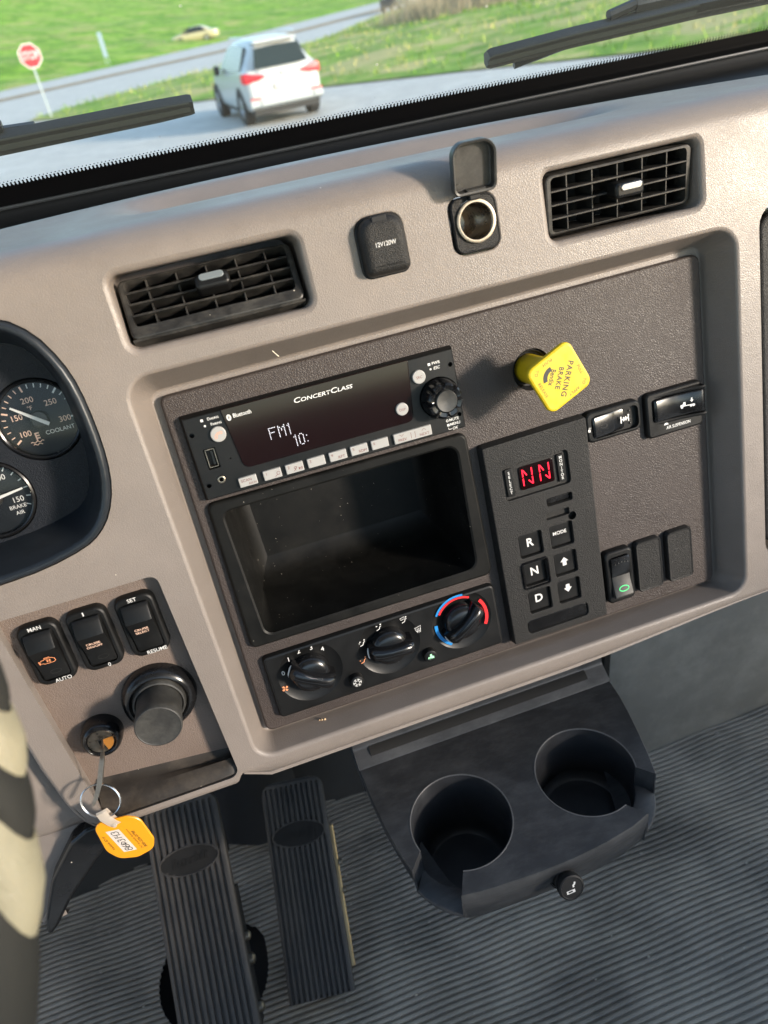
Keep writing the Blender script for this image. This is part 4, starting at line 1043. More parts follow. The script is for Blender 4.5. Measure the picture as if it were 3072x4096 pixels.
# end walls of the notches
b = MB()
def wallq(p0, p1, z0, z1): b.loft([[(*p0, z0), (*p1, z0)], [(*p0, z1), (*p1, z1)]], closed=False)
AL, AR = hole_arc(cl_, GL0, GL1, len(notch_l) - 1), hole_arc(cr_, GR0, GR1, len(notch_r) - 1)
wallq(K(*side_l[-1]), K(*AL[0]), -40, 0); wallq(K(*AL[-1]), K(*front[0]), -40, 0)
wallq(K(*front[-1]), K(*AR[0]), -40, 0); wallq(K(*AR[-1]), K(*side_r[0]), -40, 0)
tag(b.build('notch_wall', CONS, ch, ang=50), None, None, None, 'stuff')
for arcp, edge, zz in ((AL, notch_l, -30), (AR, notch_r, -26)):
    b = MB(); b.loft([[(*K(*p), zz - 6) for p in arcp], [(*K(*p), zz + 1) for p in arcp], [(*K(p[0] * .5 + q[0] * .5, p[1] * .5 + q[1] * .5), zz + 2.5) for p, q in zip(arcp, edge)], [(*K(*q), zz) for q in edge]], closed=False)
    b.build('sill', CONS, ch, ang=50)
def cup(c, dep, m, arc0, arc1, sill):
    k = MB(); n = 240; ox, oy = K(*c); L = []
    a_ = [2 * math.pi * q / n for q in range(n)]
    def inarc(q):
        d = math.degrees(a_[q]) % 360
        return arc0 < d < arc1 or arc0 < d + 360 < arc1
    for r_, z_ in ((RC + .1, -.8), (RC - .7, -2.2), (RC - .8, -24), (RC - 2.4, -60), (RC - 3.2, dep + 8), (RC - 5.5, dep + 2), (RC - 9, dep)):
        L.append([(ox + r_ * math.cos(t), oy + r_ * math.sin(t), min(z_, sill - .5) if inarc(q) else z_) for q, t in enumerate(a_)])
    k.loft(L[::-1]); k.sheet([p[:2] for p in L[-1]], (), dep)
    rim = [(ox + (RC + .2) * math.cos(t), oy + (RC + .2) * math.sin(t), 0) for t in a_]
    return k.build('cup', m, ch, ang=40)
CUPM = mat('cup_well_plastic', (.020, .021, .024), .42, var=.2, varscale=60)
cup(cl_, -80, CUPM, GL0, GL1, -30); cup(cr_, -66, CUPM, GR0, GR1, -26)
# thin worn rims, in a paler grey that paints in their highlight
b = MB()
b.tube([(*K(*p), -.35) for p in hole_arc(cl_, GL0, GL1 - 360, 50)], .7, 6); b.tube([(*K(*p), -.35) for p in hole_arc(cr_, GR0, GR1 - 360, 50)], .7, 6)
b.build('rim', mat('worn_highlight_edge', (.085, .085, .088), .38), ch)
# raised back strip with a long slot, running up behind the lip
b = MB(); prof = [(-36, 0), (-35.2, .9), (-22, 8), (-20.5, 9.5), (-19.5, 12), (-19, 60)]
rows = []
for x in (-54.2, 195.6): rows.append([(*K(x, y), z_) for y, z_ in prof])
b.grid(rows)
b.loft([[(*K(x, -36), -40), (*K(x, -36), 0), (*K(x, -20), 9), (*K(x, -19), 60), (*K(x, 40), 60), (*K(x, 40), -40)] for x in (-54.2, -54.0)][::-1], cap0=True)
b.loft([[(*K(x, -36), -40), (*K(x, -36), 0), (*K(x, -20), 9), (*K(x, -19), 60), (*K(x, 40), 60), (*K(x, 40), -40)] for x in (195.4, 195.6)], cap1=True)
b.build('back_strip', CONS, ch)
b = MB()
b.loft([[(*K(x, -20.6), 9.2 + 0), (*K(x, -24), 8.6), (*K(x, -27.5), 6.4), (*K(x, -29), 4.6)] for x in (-40, 176)], closed=False)
b.build('slot', GAP, ch)
lg_ = thing('cigarette_lighter', 'round black lighter knob with a white cigarette symbol on the console front', 'lighter', MW, (72, -171.5, -345), None, Matrix.Rotation(R(1), 4, 'Z') @ Matrix.Rotation(R(90 - 28), 4, 'X'))
k = MB(); k.lathe([(11.4, -6), (11.4, .8), (10.2, 1.2), (9.6, .2), (9.2, -6)], n=32, cap=False); k.build('seat_ring', GAP, lg_)
k = MB(); k.lathe([(8.8, -8), (8.9, 4), (9.4, 4.4), (9.4, 5.6), (8.9, 6), (9.4, 6.6), (9.4, 7.8), (8.9, 8.2), (9.5, 9), (10.2, 11.5), (10.6, 15), (10.2, 16.8), (9.0, 17.4), (8.4, 16.9), (.3, 17.0)], n=36); k.build('grip', BLKM, lg_)
fill([rr(-1.4, -2.6, 7, 2.6, .3, 2)], WHITE, lg_, 17.1, 'symbol'); fill([rr(-1.8, -2.6, 3.6, 1.3, .2, 2)], BLACKP, lg_, 17.16, 'symbol')
stroke([[(1.4, .2), (1.6, 2), (2.6, 2.4), (3.4, 4.2)]], 1.4, WHITE, lg_, 17.1)
# ================================================================ FLOOR, WALLS OF THE FOOTWELL
FZ = -660
b = MB(); rows = []
pitch = 6.6; y = -560.0; prof = []
while y < 190:
    prof += [(y, -3.6), (y + 1.2, -3.6), (y + 1.6, -.5), (y + 2.3, 0), (y + 4.7, 0), (y + 5.5, -.5), (y + 5.9, -3.6)]
    y += pitch
def fz(x, y): return 4.5 * math.sin(x * .011 + 1.2) * math.sin(y * .013 + .6) + 2.0 * math.sin(x * .043 + y * .03)
# the mat is cut out round the brake pedal: each rib stops at the edge of the opening
PH = smooth_loop([(-300, -54), (-236, -46), (-212, -10), (-216, 62), (-320, 70), (-345, 34), (-340, -14)], 2)
def hole_range(y):
    X = []
    for i in range(len(PH)):
        (x0, y0), (x1, y1) = PH[i - 1], PH[i]
        if (y0 > y) != (y1 > y): X.append((x1 - x0) * (y - y0) / (y1 - y0) + x0)
    return (min(X), max(X)) if len(X) > 1 else None
rows = []
for y, zz in prof:
    h = hole_range(y); l_, r_ = h if h else (-275, -275)
    lx_ = [-900, -700, -600, -520, -460, -420, -390, -370] + [-360 + (l_ + 360) * q / 6 for q in range(7)]
    rx_ = [r_ + (-190 - r_) * q / 6 for q in range(7)] + [-180 + 10 * q for q in range(6)] + [-120 + 20 * q for q in range(41)] + [720, 800, 900]
    rows.append(([(x, y, FZ + zz + fz(x, y)) for x in lx_], [(x, y, FZ + zz + fz(x, y)) for x in rx_]))
b.grid([r[0] for r in rows][::-1]); b.grid([r[1] for r in rows][::-1])
tag(b.build('floor', RUBBER, None, ang=25), None, None, None, 'structure')
b = MB(); b.loft([[(-900, -600, FZ - 40), (900, -600, FZ - 40)], [(-900, 120, FZ - 40), (900, 120, FZ - 40)]], closed=False); tag(b.build('subfloor', GAP), None, None, None, 'structure')
# grit trodden into the mat
b = MB(); rg = random.Random(3)
for _ in range(620):
    x, y = rg.uniform(-420, 640), rg.uniform(-420, 150); r_ = rg.choice((.6, .8, 1.0, 1.4, 2.0))
    z_ = FZ + fz(x, y)
    b.loft([[(x + r_ * math.cos(q) * rg.uniform(.6, 1.3), y + r_ * math.sin(q) * rg.uniform(.6, 1.3), z_ - .2) for q in (0, 1.3, 2.5, 3.8, 5)], [(x, y, z_ + r_ * .8)] * 5])
tag(b.build('grit', mat('pale_grit', (.34, .31, .27), .9), None), None, None, None, 'stuff')
hb = thing('heater_box', 'scuffed grey plastic heater housing under the right of the dash', 'heater housing', MW, (450, 84, FZ))
b = MB(); pr = [(-170, 4), (-168, 4), (-160, 2), (-150, -1), (-135, -3), (-100, -4), (0, -4), (200, -2), (450, 6)]
rows = [[(x - 4, y_ + 0 + s_, z_) for x, y_ in pr] for z_, s_ in ((-6, 0), (12, -1.5), (40, 0), (200, 8), (330, 18), (470, 26))]
b.grid([r[::-1] for r in rows]); b.build('front', GREYW, hb, ang=60)
b = MB(); b.box(-178, -170, 8, 70, -6, 470); b.build('side', GAP, hb)
b = MB(); b.loft([[(-240, 34, z_), (-192, 30, z_), (-184, 40, z_), (-178, 44, z_)] for z_ in (-6, 470)], closed=False); b.build('filler', COWL, hb)
fw = thing('firewall', 'dark carpeted firewall behind the pedals', 'firewall', MW, (-200, 200, FZ))
b = MB(); rows = []
for z_, yy in ((-60, -30), (-10, -26), (6, -24), (60, -8), (120, 10), (220, 22), (430, 30)):
    rows.append([(x, yy + (6 * math.sin(x * .03)), z_) for x in [-700 + 20 * k for k in range(58)]])
b.grid(rows); b.build('panel', mat('dark_insulation', (.030, .029, .027), .8, var=.3, varscale=12), fw)
b = MB(); b.tube([(-38, -60, 30), (-30, -44, 120), (-24, -30, 260)], 3.5, 8); b.build('cable', GAP, fw)
b = MB(); b.loft([[(-110, -20, 30), (0, -60, 14), (40, -62, 12), (70, -30, 20)], [(-110, 10, 130), (0, -20, 110), (40, -22, 108), (70, 6, 120)], [(-110, 26, 300), (0, 10, 300), (40, 10, 300), (70, 20, 300)]], closed=False); b.build('insulation_flap', mat('navy_insulation', (.014, .0145, .016), .8, var=.2, varscale=20), fw)
# ================================================================ PEDALS
def pedal(name, label, base, topc, w_, cat, extra_down=0, long_=1.0):
    bv, tv = Vector(base), Vector(topc)
    ydir = (tv - bv).normalized(); L_ = (tv - bv).length
    xdir = Vector((1, 0, 0)); xdir = (xdir - ydir * xdir.dot(ydir)).normalized(); zdir = xdir.cross(ydir)
    M = Matrix((( xdir.x, ydir.x, zdir.x, base[0] * .001), (xdir.y, ydir.y, zdir.y, base[1] * .001), (xdir.z, ydir.z, zdir.z, base[2] * .001), (0, 0, 0, 1)))
    p = tag(bpy.data.objects.new(name, None), label, cat); COL.objects.link(p); p.empty_display_size = .02; p.matrix_world = M
    y0, y1 = -extra_down, L_
    # tread: ribs along its length, flat oval badge near the top
    k = MB(); cy_ = y1 - 60; n = 11; mg = 3.2
    rp = (w_ - 2 * mg) / n
    prof = [(-w_ / 2, -9), (-w_ / 2, -2), (-w_ / 2 + .6, -.6), (-w_ / 2 + 1.6, 0)]
    xs_ = []
    for i in range(n):
        x0 = -w_ / 2 + mg + i * rp
        xs_ += [(x0, 1), (x0 + .6, -2.6) if False else (x0 + .25 * rp, 1)]
    cols = [(-w_ / 2, -10, 0), (-w_ / 2, -2.4, 0), (-w_ / 2 + .7, -.7, 0), (-w_ / 2 + 2.0, 0, 0)]
    for i in range(n):
        x0 = -w_ / 2 + mg + i * rp
        cols += [(x0 + .10 * rp, 0, 0), (x0 + .2 * rp, -3.0, 1), (x0 + .45 * rp, -3.2, 1), (x0 + .6 * rp, 0, 0)]
    cols += [(w_ / 2 - 2.0, 0, 0), (w_ / 2 - .7, -.7, 0), (w_ / 2, -2.4, 0), (w_ / 2, -10, 0)]
    ys_ = [y0 + 2.5 + (y1 - 8 - y0) * q / 90 for q in range(91)]
    rows = []
    def inset(y):
        e = y1 - y
        return 0 if e > 14 else 14 - math.sqrt(max(0, 14 * 14 - (14 - e) ** 2))
    ys_ = [y0] + ys_ + [y1 - 4, y1 - 2, y1 - .8, y1]
    for y in ys_:
        row = []
        for x, z_, rib in cols:
            hw = w_ / 2 - inset(y)
            xx = max(-hw, min(hw, x))
            oval_ = (x / 32) ** 2 + ((y - cy_) / 15) ** 2 if w_ else 9
            zz = z_
            if rib and (oval_ < 1 or y > y1 - 7 or y < y0 + 2): zz = 0
            if z_ == 0 and not rib and .90 < oval_ < 1.12: zz = .5
            row.append((xx, y, zz - (1.5 if y > y1 - 1 else 0)))
        rows.append(row)
    k.grid(rows)
    e0 = rows[0]; k.cap(e0, k.add(e0), True)
    e1 = [rows[-1]]; k.loft([rows[-1], [(q[0], q[1] + .3, -10) for q in rows[-1]]], closed=False)
    tr_ = k.build('tread', PEDALM, p, ang=30)
    k = MB(); k.tube([(x, y, .3) for x, y in [(q[0], q[1] + cy_) for q in ell(0, 0, 30.5, 13.5, 48)]], .9, 6, closed=True); k.build('badge_ring', PEDALM, p)
    k = MB(); k.prism([(q[0], q[1] + cy_) for q in ell(0, 0, 30, 13, 40)], -.3, .12, bev=0); k.build('badge', mat('pedal_badge_rubber', (.018, .017, .016), .75, spec=.2, var=.2), p)
    cu = bpy.data.curves.new('lettering', 'FONT'); cu.body = 'Peterbilt'; cu.size = 13.5; cu.shear = .28; cu.align_x = 'CENTER'; cu.align_y = 'CENTER'; cu.extrude = .5; cu.resolution_u = 2; cu.offset = .15
    to = bpy.data.objects.new('lettering', cu); COL.objects.link(to)
    me = bpy.data.meshes.new_from_object(to.evaluated_get(bpy.context.evaluated_depsgraph_get())); bpy.data.objects.remove(to); bpy.data.curves.remove(cu)
    me.name = 'lettering'
    me.transform(Matrix.Translation((0, cy_ * .001, .0003)) @ Matrix.Rotation(R(4), 4, 'Z') @ Matrix.Diagonal((.00080, .001, .001, 1))); me.materials.append(mat('pedal_badge_rubber', (.018, .017, .016), .75, spec=.2, var=.2))
    lo_ = bpy.data.objects.new('lettering', me); COL.objects.link(lo_); lo_.parent = tr_
    k = MB(); k.box(-w_ / 2 + 4, w_ / 2 - 4, y0 + 4, y1 - 12, -16, -9.5); k.build('backing_plate', STEELD if cat == 'x' else BLKM, p)
    return p, w_, y0, y1
p, w_, y0, y1 = pedal('accelerator_pedal', 'ribbed black rubber accelerator pedal nearest the cup holder', (-159, -66, -640), (-129.5, 118, -508), 73, 'pedal')
k = MB()
k.box(w_ / 2 - 3, w_ / 2 + 4, 20, 170, -20, -12, 1); k.build('side_bracket', mat('brassy_steel', (.40, .30, .17), .4, metal=.8, var=.3), p)
k = MB()
for yy in (98, 128): k.lathe([(4.2, 0), (4.0, 3), (2.4, 4.2), (.2, 4.4)], (w_ / 2 + 4, yy, -15), 10, ax='x')
k.build('bolt_heads', STEEL, p)
LB = Vector((-252.5, -88, -552))
p, w_, y0, y1 = pedal('brake_pedal', 'ribbed black rubber brake pedal behind the key tag', tuple(LB), (-241, 78, -422), 77, 'pedal', extra_down=95)
k = MB(); k.box(w_ / 2 - 8, w_ / 2 - 2, -20, 110, -46, -14, 1); k.build('side_bracket', BLKM, p)
k = MB()
for yy, r_ in ((62, 5), (40, 6), (-4, 6)): k.lathe([(r_, 0), (r_ * .95, 4), (r_ * .5, 6), (.2, 6.2)], (w_ / 2 - 2, yy, -26), 10, ax='x')
k.lathe([(7, -8), (7, -2), (4, 3), (.4, 4)], (-w_ / 2 - 1, -50, -26), 14, ax='x')
k.build('bolt_heads', STEEL, p)
# ================================================================ STEERING WHEEL
swl = thing('steering_wheel', 'cream and grey leather steering wheel rim close to the camera at the left edge', 'steering wheel', MW, (-400, -252, 73), None, Matrix.Rotation(R(51), 4, 'X'))
def rim(a0, a1, m, r_=15.0):
    k = MB(); L = []; n = max(6, int((a1 - a0) / 1.5))
    for q in range(n + 1):
        a = R(a0 + (a1 - a0) * q / n); rad = r_
        ef = min(q, n - q)
        rad = r_ - (1.6, .7, .25)[ef] if ef < 3 else r_ + .5 * math.sin(a * 37)
        L.append([((225 + rad * math.cos(t)) * math.cos(a - R(6.5) * math.cos(t)), (225 + rad * math.cos(t)) * math.sin(a - R(6.5) * math.cos(t)), rad * math.sin(t)) for t in [2 * math.pi * j / 22 for j in range(22)]])
    k.loft(L); return k.build('rim_wrap', m, swl, ang=70)
for a0, a1, m in ((-46, -9.8, WGREY), (-9.8, -3.0, CREAM), (-3.0, 1.6, WGREY), (1.6, 6.4, CREAM), (6.4, 11.4, WGREY), (11.4, 16, CREAM), (16, 20, WGREY), (20, 60, CREAM), (60, 120, WGREY), (120, 200, CREAM), (200, 314, WGREY)):
    rim(a0, a1, m, 15.0 if m is CREAM else 14.6)
k = MB()
for a in (90, 210, 330):
    if a == 330: a = 300
    k.tube([(40 * math.cos(R(a)), 40 * math.sin(R(a)), -30), (215 * math.cos(R(a)), 215 * math.sin(R(a)), -4)], [16, 11], 10)
k.build('spokes', WGREY, swl)
k = MB(); k.lathe([(70, -60), (74, -34), (66, -20), (40, -14), (.5, -12)], n=32); k.build('hub', WGREY, swl)
# ================================================================ WINDSCREEN, COWL, WIPERS
RAKE = R(35)
GY, GZ_ = 247.0, 154.0
def onglass(x, s, off=0.0):
    """Point on the windscreen: s mm up the glass from the frit edge, off mm outside it."""
    return (x, GY - s * math.sin(RAKE) + off * math.cos(RAKE), GZ_ + s * math.cos(RAKE) + off * math.sin(RAKE))
wsn = thing('windscreen', 'raked truck windscreen with a black dotted border along its lower edge', 'windscreen', MW, (100, GY, GZ_))
def gp(p): return (p[0] - 100, p[1] - GY, p[2] - GZ_)
WG = bpy.data.materials.new('windscreen_glass'); WG.use_nodes = True
n, l = WG.node_tree.nodes, WG.node_tree.links
n.remove(n['Principled BSDF'])
t_ = n.new('ShaderNodeBsdfTransparent'); t_.inputs[0].default_value = (.96, 1, .985, 1)
g_ = n.new('ShaderNodeBsdfGlossy'); g_.inputs['Roughness'].default_value = .03
d_ = n.new('ShaderNodeBsdfDiffuse'); d_.inputs[0].default_value = (.8, .82, .8, 1)
m1 = n.new('ShaderNodeMixShader'); m2 = n.new('ShaderNodeMixShader')
fr = n.new('ShaderNodeFresnel'); fr.inputs[0].default_value = 1.4
fm = n.new('ShaderNodeMath'); fm.operation = 'MULTIPLY'; fm.inputs[1].default_value = .5; l.new(fr.outputs[0], fm.inputs[0])
tc = n.new('ShaderNodeTexCoord'); vo = n.new('ShaderNodeTexVoronoi'); vo.inputs['Scale'].default_value = 55; l.new(tc.outputs['Object'], vo.inputs['Vector'])
mr = n.new('ShaderNodeMapRange'); mr.inputs[1].default_value = .10; mr.inputs[2].default_value = .04; mr.inputs[3].default_value = .028; mr.inputs[4].default_value = .30; l.new(vo.outputs['Distance'], mr.inputs[0])
sx_ = n.new('ShaderNodeSeparateXYZ'); l.new(vo.outputs['Color'], sx_.inputs[0])
lt = n.new('ShaderNodeMath'); lt.operation = 'LESS_THAN'; lt.inputs[1].default_value = .22; l.new(sx_.outputs[0], lt.inputs[0])
mm = n.new('ShaderNodeMix'); mm.data_type = 'FLOAT'; mm.inputs[2].default_value = .028; l.new(lt.outputs[0], mm.inputs[0]); l.new(mr.outputs[0], mm.inputs[3])
l.new(mm.outputs[0], m1.inputs[0]); l.new(t_.outputs[0], m1.inputs[1]); l.new(d_.outputs[0], m1.inputs[2])
l.new(fm.outputs[0], m2.inputs[0]); l.new(m1.outputs[0], m2.inputs[1]); l.new(g_.outputs[0], m2.inputs[2]); l.new(m2.outputs[0], n['Material Output'].inputs[0])
b = MB(); b.loft([[gp(onglass(x, -30)) for x in (-1050, 1250)], [gp(onglass(x, 860)) for x in (-1050, 1250)]], closed=False); b.build('glass', WG, wsn)
b = MB(); b.loft([[gp(onglass(x, s_, -2.5)) for x in (-1050, 1250)] for s_ in (-30, -1.5)], closed=False)
def gpt(x, s_): return gp(onglass(x, s_, -2.5))
for i in range(300):
    x = -300 + 3.05 * i
    b.face(b.add([gpt(x - 1.45, -1.6), gpt(x + 1.45, -1.6), gpt(x + .55, .2), gpt(x + 1.0, 1.1), gpt(x, 2.0), gpt(x - 1.0, 1.1), gpt(x - .55, .2)]))
    b.face(b.add([gpt(x + 1.52 + .55 * math.cos(q), 3.0 + .55 * math.sin(q)) for q in [math.pi / 3 * j for j in range(6)]]))
b.build('frit', FRIT, wsn)
b = MB(); rows = []
for x in [-420 + 20 * k for k in range(60)]:
    e = edge_y(x)
    rows.append([gp(p) for p in ((x, e - 2, 139), (x, e + 2, 134), (x, e + 14, 128), (x, 236, 124), (x, 246, 127), (x, 249.5, 132), (x, 251, 134.5), (x, 253.5, 135), (x, 256, 133), (x, 258, 128), (x, 262, 100))])
b.grid([r[::-1] for r in rows]); b.build('cowl', COWL, wsn, ang=60)
b = MB(); b.tube([gp((x, 251.5, 135.6)) for x in (-420, 0, 740)], 1.5, 8); b.build('seal', mat('rubber_seal_sheen', (.02, .023, .026), .35), wsn)
def wiper(label, pts, width, ends, arm):
    w_ = thing('windscreen_wiper', label, 'wiper', MW, onglass(pts[0][0], pts[0][1], 6), 'windscreen wipers')
    o_ = onglass(pts[0][0], pts[0][1], 6)
    k = MB(); L = []
    for (x, s_, wd) in pts:
        L.append([tuple(Vector(onglass(x, s_ + a * wd, off)) - Vector(o_)) for a, off in ((.5, 4), (.44, 1.5), (.16, 1.2), (.14, 3), (-.10, 3), (-.12, 1.6), (-.2, 1.6), (-.22, 3), (-.42, 2), (-.5, 4), (-.5, 9), (0, 13), (.5, 9))])
    k.loft(L, cap0=True, cap1=True); k.build('blade', WIPER, w_, ang=25)
    k = MB(); k.loft([[tuple(Vector(onglass(x, s_ + a * wd, off)) - Vector(o_)) for a, off in ((-.13, .9), (.13, .9), (.13, 1.6), (-.13, 1.6))] for x, s_, wd in pts[:-1]], cap0=True, cap1=True); k.build('squeegee', mat('grey_rubber_squeegee', (.05, .06, .058), .5), w_)
    k = MB(); k.loft([[tuple(Vector(onglass(x, s_ + a * wd, off)) - Vector(o_)) for a, off in ((.34, 1.0), (.42, 1.0), (.42, 1.8), (.34, 1.8))] for x, s_, wd in pts[:-1]], cap0=True, cap1=True); k.build('spine_edge', mat('grey_rubber_squeegee', (.05, .06, .058), .5), w_)
    k = MB()
    for path, r_ in arm: k.tube([tuple(Vector(onglass(x, s_, off)) - Vector(o_)) for x, s_, off in path], r_, 8)
    k.build('arm', WIPER, w_)
    return w_
wiper('black wiper blade lying across the lower left of the windscreen', [(-430, 27, 15), (-180, 29.5, 17), (-60, 30.5, 16), (-34, 31, 14), (-31, 31, 12)], 16, None, [([(-420, 60, 16), (-240, 48, 14), (-172, 40, 10)], 4), ([(-200, 34, 12), (-150, 33, 10)], 5)])
wiper('black wiper blade and arm across the upper right of the windscreen', [(222, 19, 12), (225, 19, 15), (300, 23.5, 16), (420, 28, 17), (620, 30, 18)], 16, None, [([(335, 34, 10), (368, 39, 14), (440, 43, 16), (640, 50, 18)], 4.5), ([(255, 1, 14), (300, 10, 14), (340, 16, 15), (420, 22, 18)], 3.2), ([(360, 36, 14), (640, 40, 16)], 7)])
# ================================================================ CAB SHELL (unseen roof, rear wall, doors; rear and passenger openings added for fill light)
cs = thing('truck_cab', 'pale trimmed unseen truck cab with door windows and openings added for fill light', 'truck cab', MW, (0, -600, FZ))
def cbx(name, x0, x1, y0, y1, z0, z1, m=HEAD):
    k = MB(); k.box(x0, x1, y0 + 600, y1 + 600, z0 - FZ, z1 - FZ); return k.build(name, m, cs)
cbx('roof', -1150, 1350, -1800, -230, 850, 890)
cbx('rear_wall', -1150, 1350, -1850, -1800, -700, 120)
cbx('rear_header', -1150, 1350, -1850, -1800, 780, 890)  # space between wall and header left open to let in fill light
for nm, x0, x1 in (('door', 1250, 1290), ('door', -1100, -1060)):
    cbx(nm, x0, x1, -1800, -560 if x0 > 0 else 230, -700, 70)  # passenger door cut short, its front left open for extra fill light
    k = MB(); k.box(x0, x1, -1800 + 600, -1650 + 600, 70 - FZ, 850 - FZ); k.box(x0, x1, -230 + 600, -150 + 600, 560 - FZ, 850 - FZ); k.build('pillar', HEAD, cs)
cbx('seat_base', -750, 750, -1500, -1000, -660, -260, WGREY)
# ================================================================ OUTSIDE (metres)
GZM = -1.95
def gmat(name, cols, scales, rough=.9, bump=.3, dry=.47):
    m = bpy.data.materials.new(name); m.use_nodes = True
    n, l = m.node_tree.nodes, m.node_tree.links; p = n['Principled BSDF']; p.inputs['Roughness'].default_value = rough; p.inputs['Specular IOR Level'].default_value = .2
    tc = n.new('ShaderNodeTexCoord'); prev = None
    for i, (c, sc) in enumerate(zip(cols, scales)):
        lo = dry if i == len(cols) - 1 else .47
        if prev is None: prev = c; continue
        nz = n.new('ShaderNodeTexNoise'); nz.inputs['Scale'].default_value = sc; nz.inputs['Detail'].default_value = 7; nz.inputs['Roughness'].default_value = .7
        mp = n.new('ShaderNodeMapping'); mp.inputs['Scale'].default_value = (1, 1.6, 1); mp.inputs['Location'].default_value = (i * 7.3, i * 3.1, 0); mp.inputs['Rotation'].default_value = (0, 0, .75)
        l.new(tc.outputs['Object'], mp.inputs[0]); l.new(mp.outputs[0], nz.inputs['Vector'])
        mr = n.new('ShaderNodeMapRange'); mr.inputs[1].default_value = lo; mr.inputs[2].default_value = lo + .1; l.new(nz.outputs[0], mr.inputs[0])
        mx = n.new('ShaderNodeMix'); mx.data_type = 'RGBA'; l.new(mr.outputs[0], mx.inputs[0])
        if isinstance(prev, tuple): mx.inputs[6].default_value = (*prev, 1)
        else: l.new(prev, mx.inputs[6])
        mx.inputs[7].default_value = (*c, 1); prev = mx.outputs[2]
    l.new(prev, p.inputs['Base Color'])
    if bump:
        nz = n.new('ShaderNodeTexNoise'); nz.inputs['Scale'].default_value = 9; nz.inputs['Detail'].default_value = 6; l.new(tc.outputs['Object'], nz.inputs['Vector'])
        bp = n.new('ShaderNodeBump'); bp.inputs['Strength'].default_value = bump; bp.inputs['Distance'].default_value = .12; l.new(nz.outputs[0], bp.inputs['Height']); l.new(bp.outputs[0], p.inputs['Normal'])
    return m
GRASS = gmat('spring_grass', [(.15, .31, .018), (.25, .37, .055), (.085, .20, .012), (.34, .33, .11)], [0, .9, .35, .22], dry=.53)
GRASS2 = gmat('patchy_grass', [(.19, .32, .035), (.30, .33, .09), (.11, .23, .018), (.42, .37, .15)], [0, 1.1, .5, .35], dry=.49)
ASPH = gmat('sun_bleached_asphalt', [(.46, .44, .39), (.50, .48, .43), (.40, .38, .345)], [0, .6, 2.0], .85, .1)
ROADM = gmat('grey_road', [(.48, .46, .41), (.53, .51, .46), (.43, .41, .375)], [0, .5, 2.0], .85, .1)
DIRT = gmat('brown_dirt_strip', [(.34, .24, .13), (.40, .30, .18), (.26, .17, .09)], [0, .8, 3], .95, .2)
def msheet(name, pts, z, m):
    k = MB(); k.sheet([(x * 1000, y * 1000) for x, y in pts], (), z * 1000)
    return tag(k.build(name, m), None, None, None, 'structure')
far = [(-90, -20), (-40, 34), (-9.39, 65.21), (-1.47, 72.78), (9.44, 86.4), (45, 149), (100, 250), (200, 430)]
msheet('ground', [(-700, -300), (700, -300), (700, 900), (-700, 900)], GZM - .06, GRASS2)
msheet('road', [(-90, -20), (-90, -60), (60, -60), (60, -20), (40, 40), (60, 160), (110, 250), (200, 430)][:0] + far[::-1] + [(-90, -60), (70, -60), (70, 60), (120, 200), (215, 420)], GZM, ROADM)
msheet('median_strip', [(-40, 20), (-7.7, 50.2), (-1.34, 56.0), (6.61, 61.6), (18, 78), (29.8, 96), (70, 160), (72, 168), (29.4, 99.5), (17.5, 81.5), (6.4, 64.6), (-1.5, 58.6), (-8, 52.6), (-40, 23)], GZM + .03, DIRT)
# white edge line along the far lane
# hill behind the far lane
k = MB(); rows = []
ff = []
for a, c in zip(far[:-1], far[1:]):
    for q in range(10): ff.append((a[0] + (c[0] - a[0]) * q / 10, a[1] + (c[1] - a[1]) * q / 10))
for d in [0, .4, 1.5, 3, 5, 7.5, 10, 13, 17, 22, 28, 35, 45, 60, 80, 110, 150]:
    row = []
    for i, (x, y) in enumerate(ff):
        j = min(i + 9, len(ff) - 1); jj = max(0, i - 9)
        t = Vector((ff[j][0] - ff[jj][0], ff[j][1] - ff[jj][1])).normalized(); nn = Vector((-t.y, t.x))
        z = GZM + .02 + .1 * min(d, 1) + d * .085 + .0009 * d * d + .35 * math.sin(x * .21 + d * .15) * min(1, d * .12) + .2 * math.sin(y * .5 + d * .4) * min(1, d * .1)
        row.append(((x + nn.x * d) * 1000, (y + nn.y * d) * 1000, z * 1000))
    rows.append(row)
k.grid(rows); tag(k.build('hillside', GRASS, ang=80), None, None, None, 'structure')
isl = [(-4.3, 31.8), (1.71, 27.4), (6.73, 22.55), (9, 20.36), (14, 15), (25, 3), (45, -12), (66, -12), (66, 60), (90, 160), (60, 145), (40, 108), (21.7, 74.9), (10.7, 50), (4, 43.4), (-1.2, 38.2), (-3.9, 33.8)]
isl = smooth_loop(isl, 1)
k = MB()
def isl_z(x, y):
    dmin = 1e9
    for i in range(len(isl)):
        a, c = Vector(isl[i - 1]), Vector(isl[i]); p = Vector((x, y)); e = c - a
        t = max(0, min(1, (p - a).dot(e) / max(1e-9, e.length_squared))); dmin = min(dmin, (a + e * t - p).length)
    return GZM + .04 + min(.9, dmin * .05) + .12 * math.sin(x * .8) * math.sin(y * .7) * min(1, dmin * .3)
cx_, cy_ = 30, 45
bmx = bmesh.new()
vs_ = [bmx.verts.new((x, y, GZM + .03)) for x, y in isl]
bmx.faces.new(vs_)
bmesh.ops.triangulate(bmx, faces=bmx.faces[:])
for _ in range(5):
    es = [e for e in bmx.edges if e.calc_length() > 3.0]
    if not es: break
    bmesh.ops.subdivide_edges(bmx, edges=es, cuts=1, use_grid_fill=False)
    bmesh.ops.triangulate(bmx, faces=[f for f in bmx.faces if len(f.verts) > 3])
for v in bmx.verts: v.co.z = isl_z(v.co.x, v.co.y)
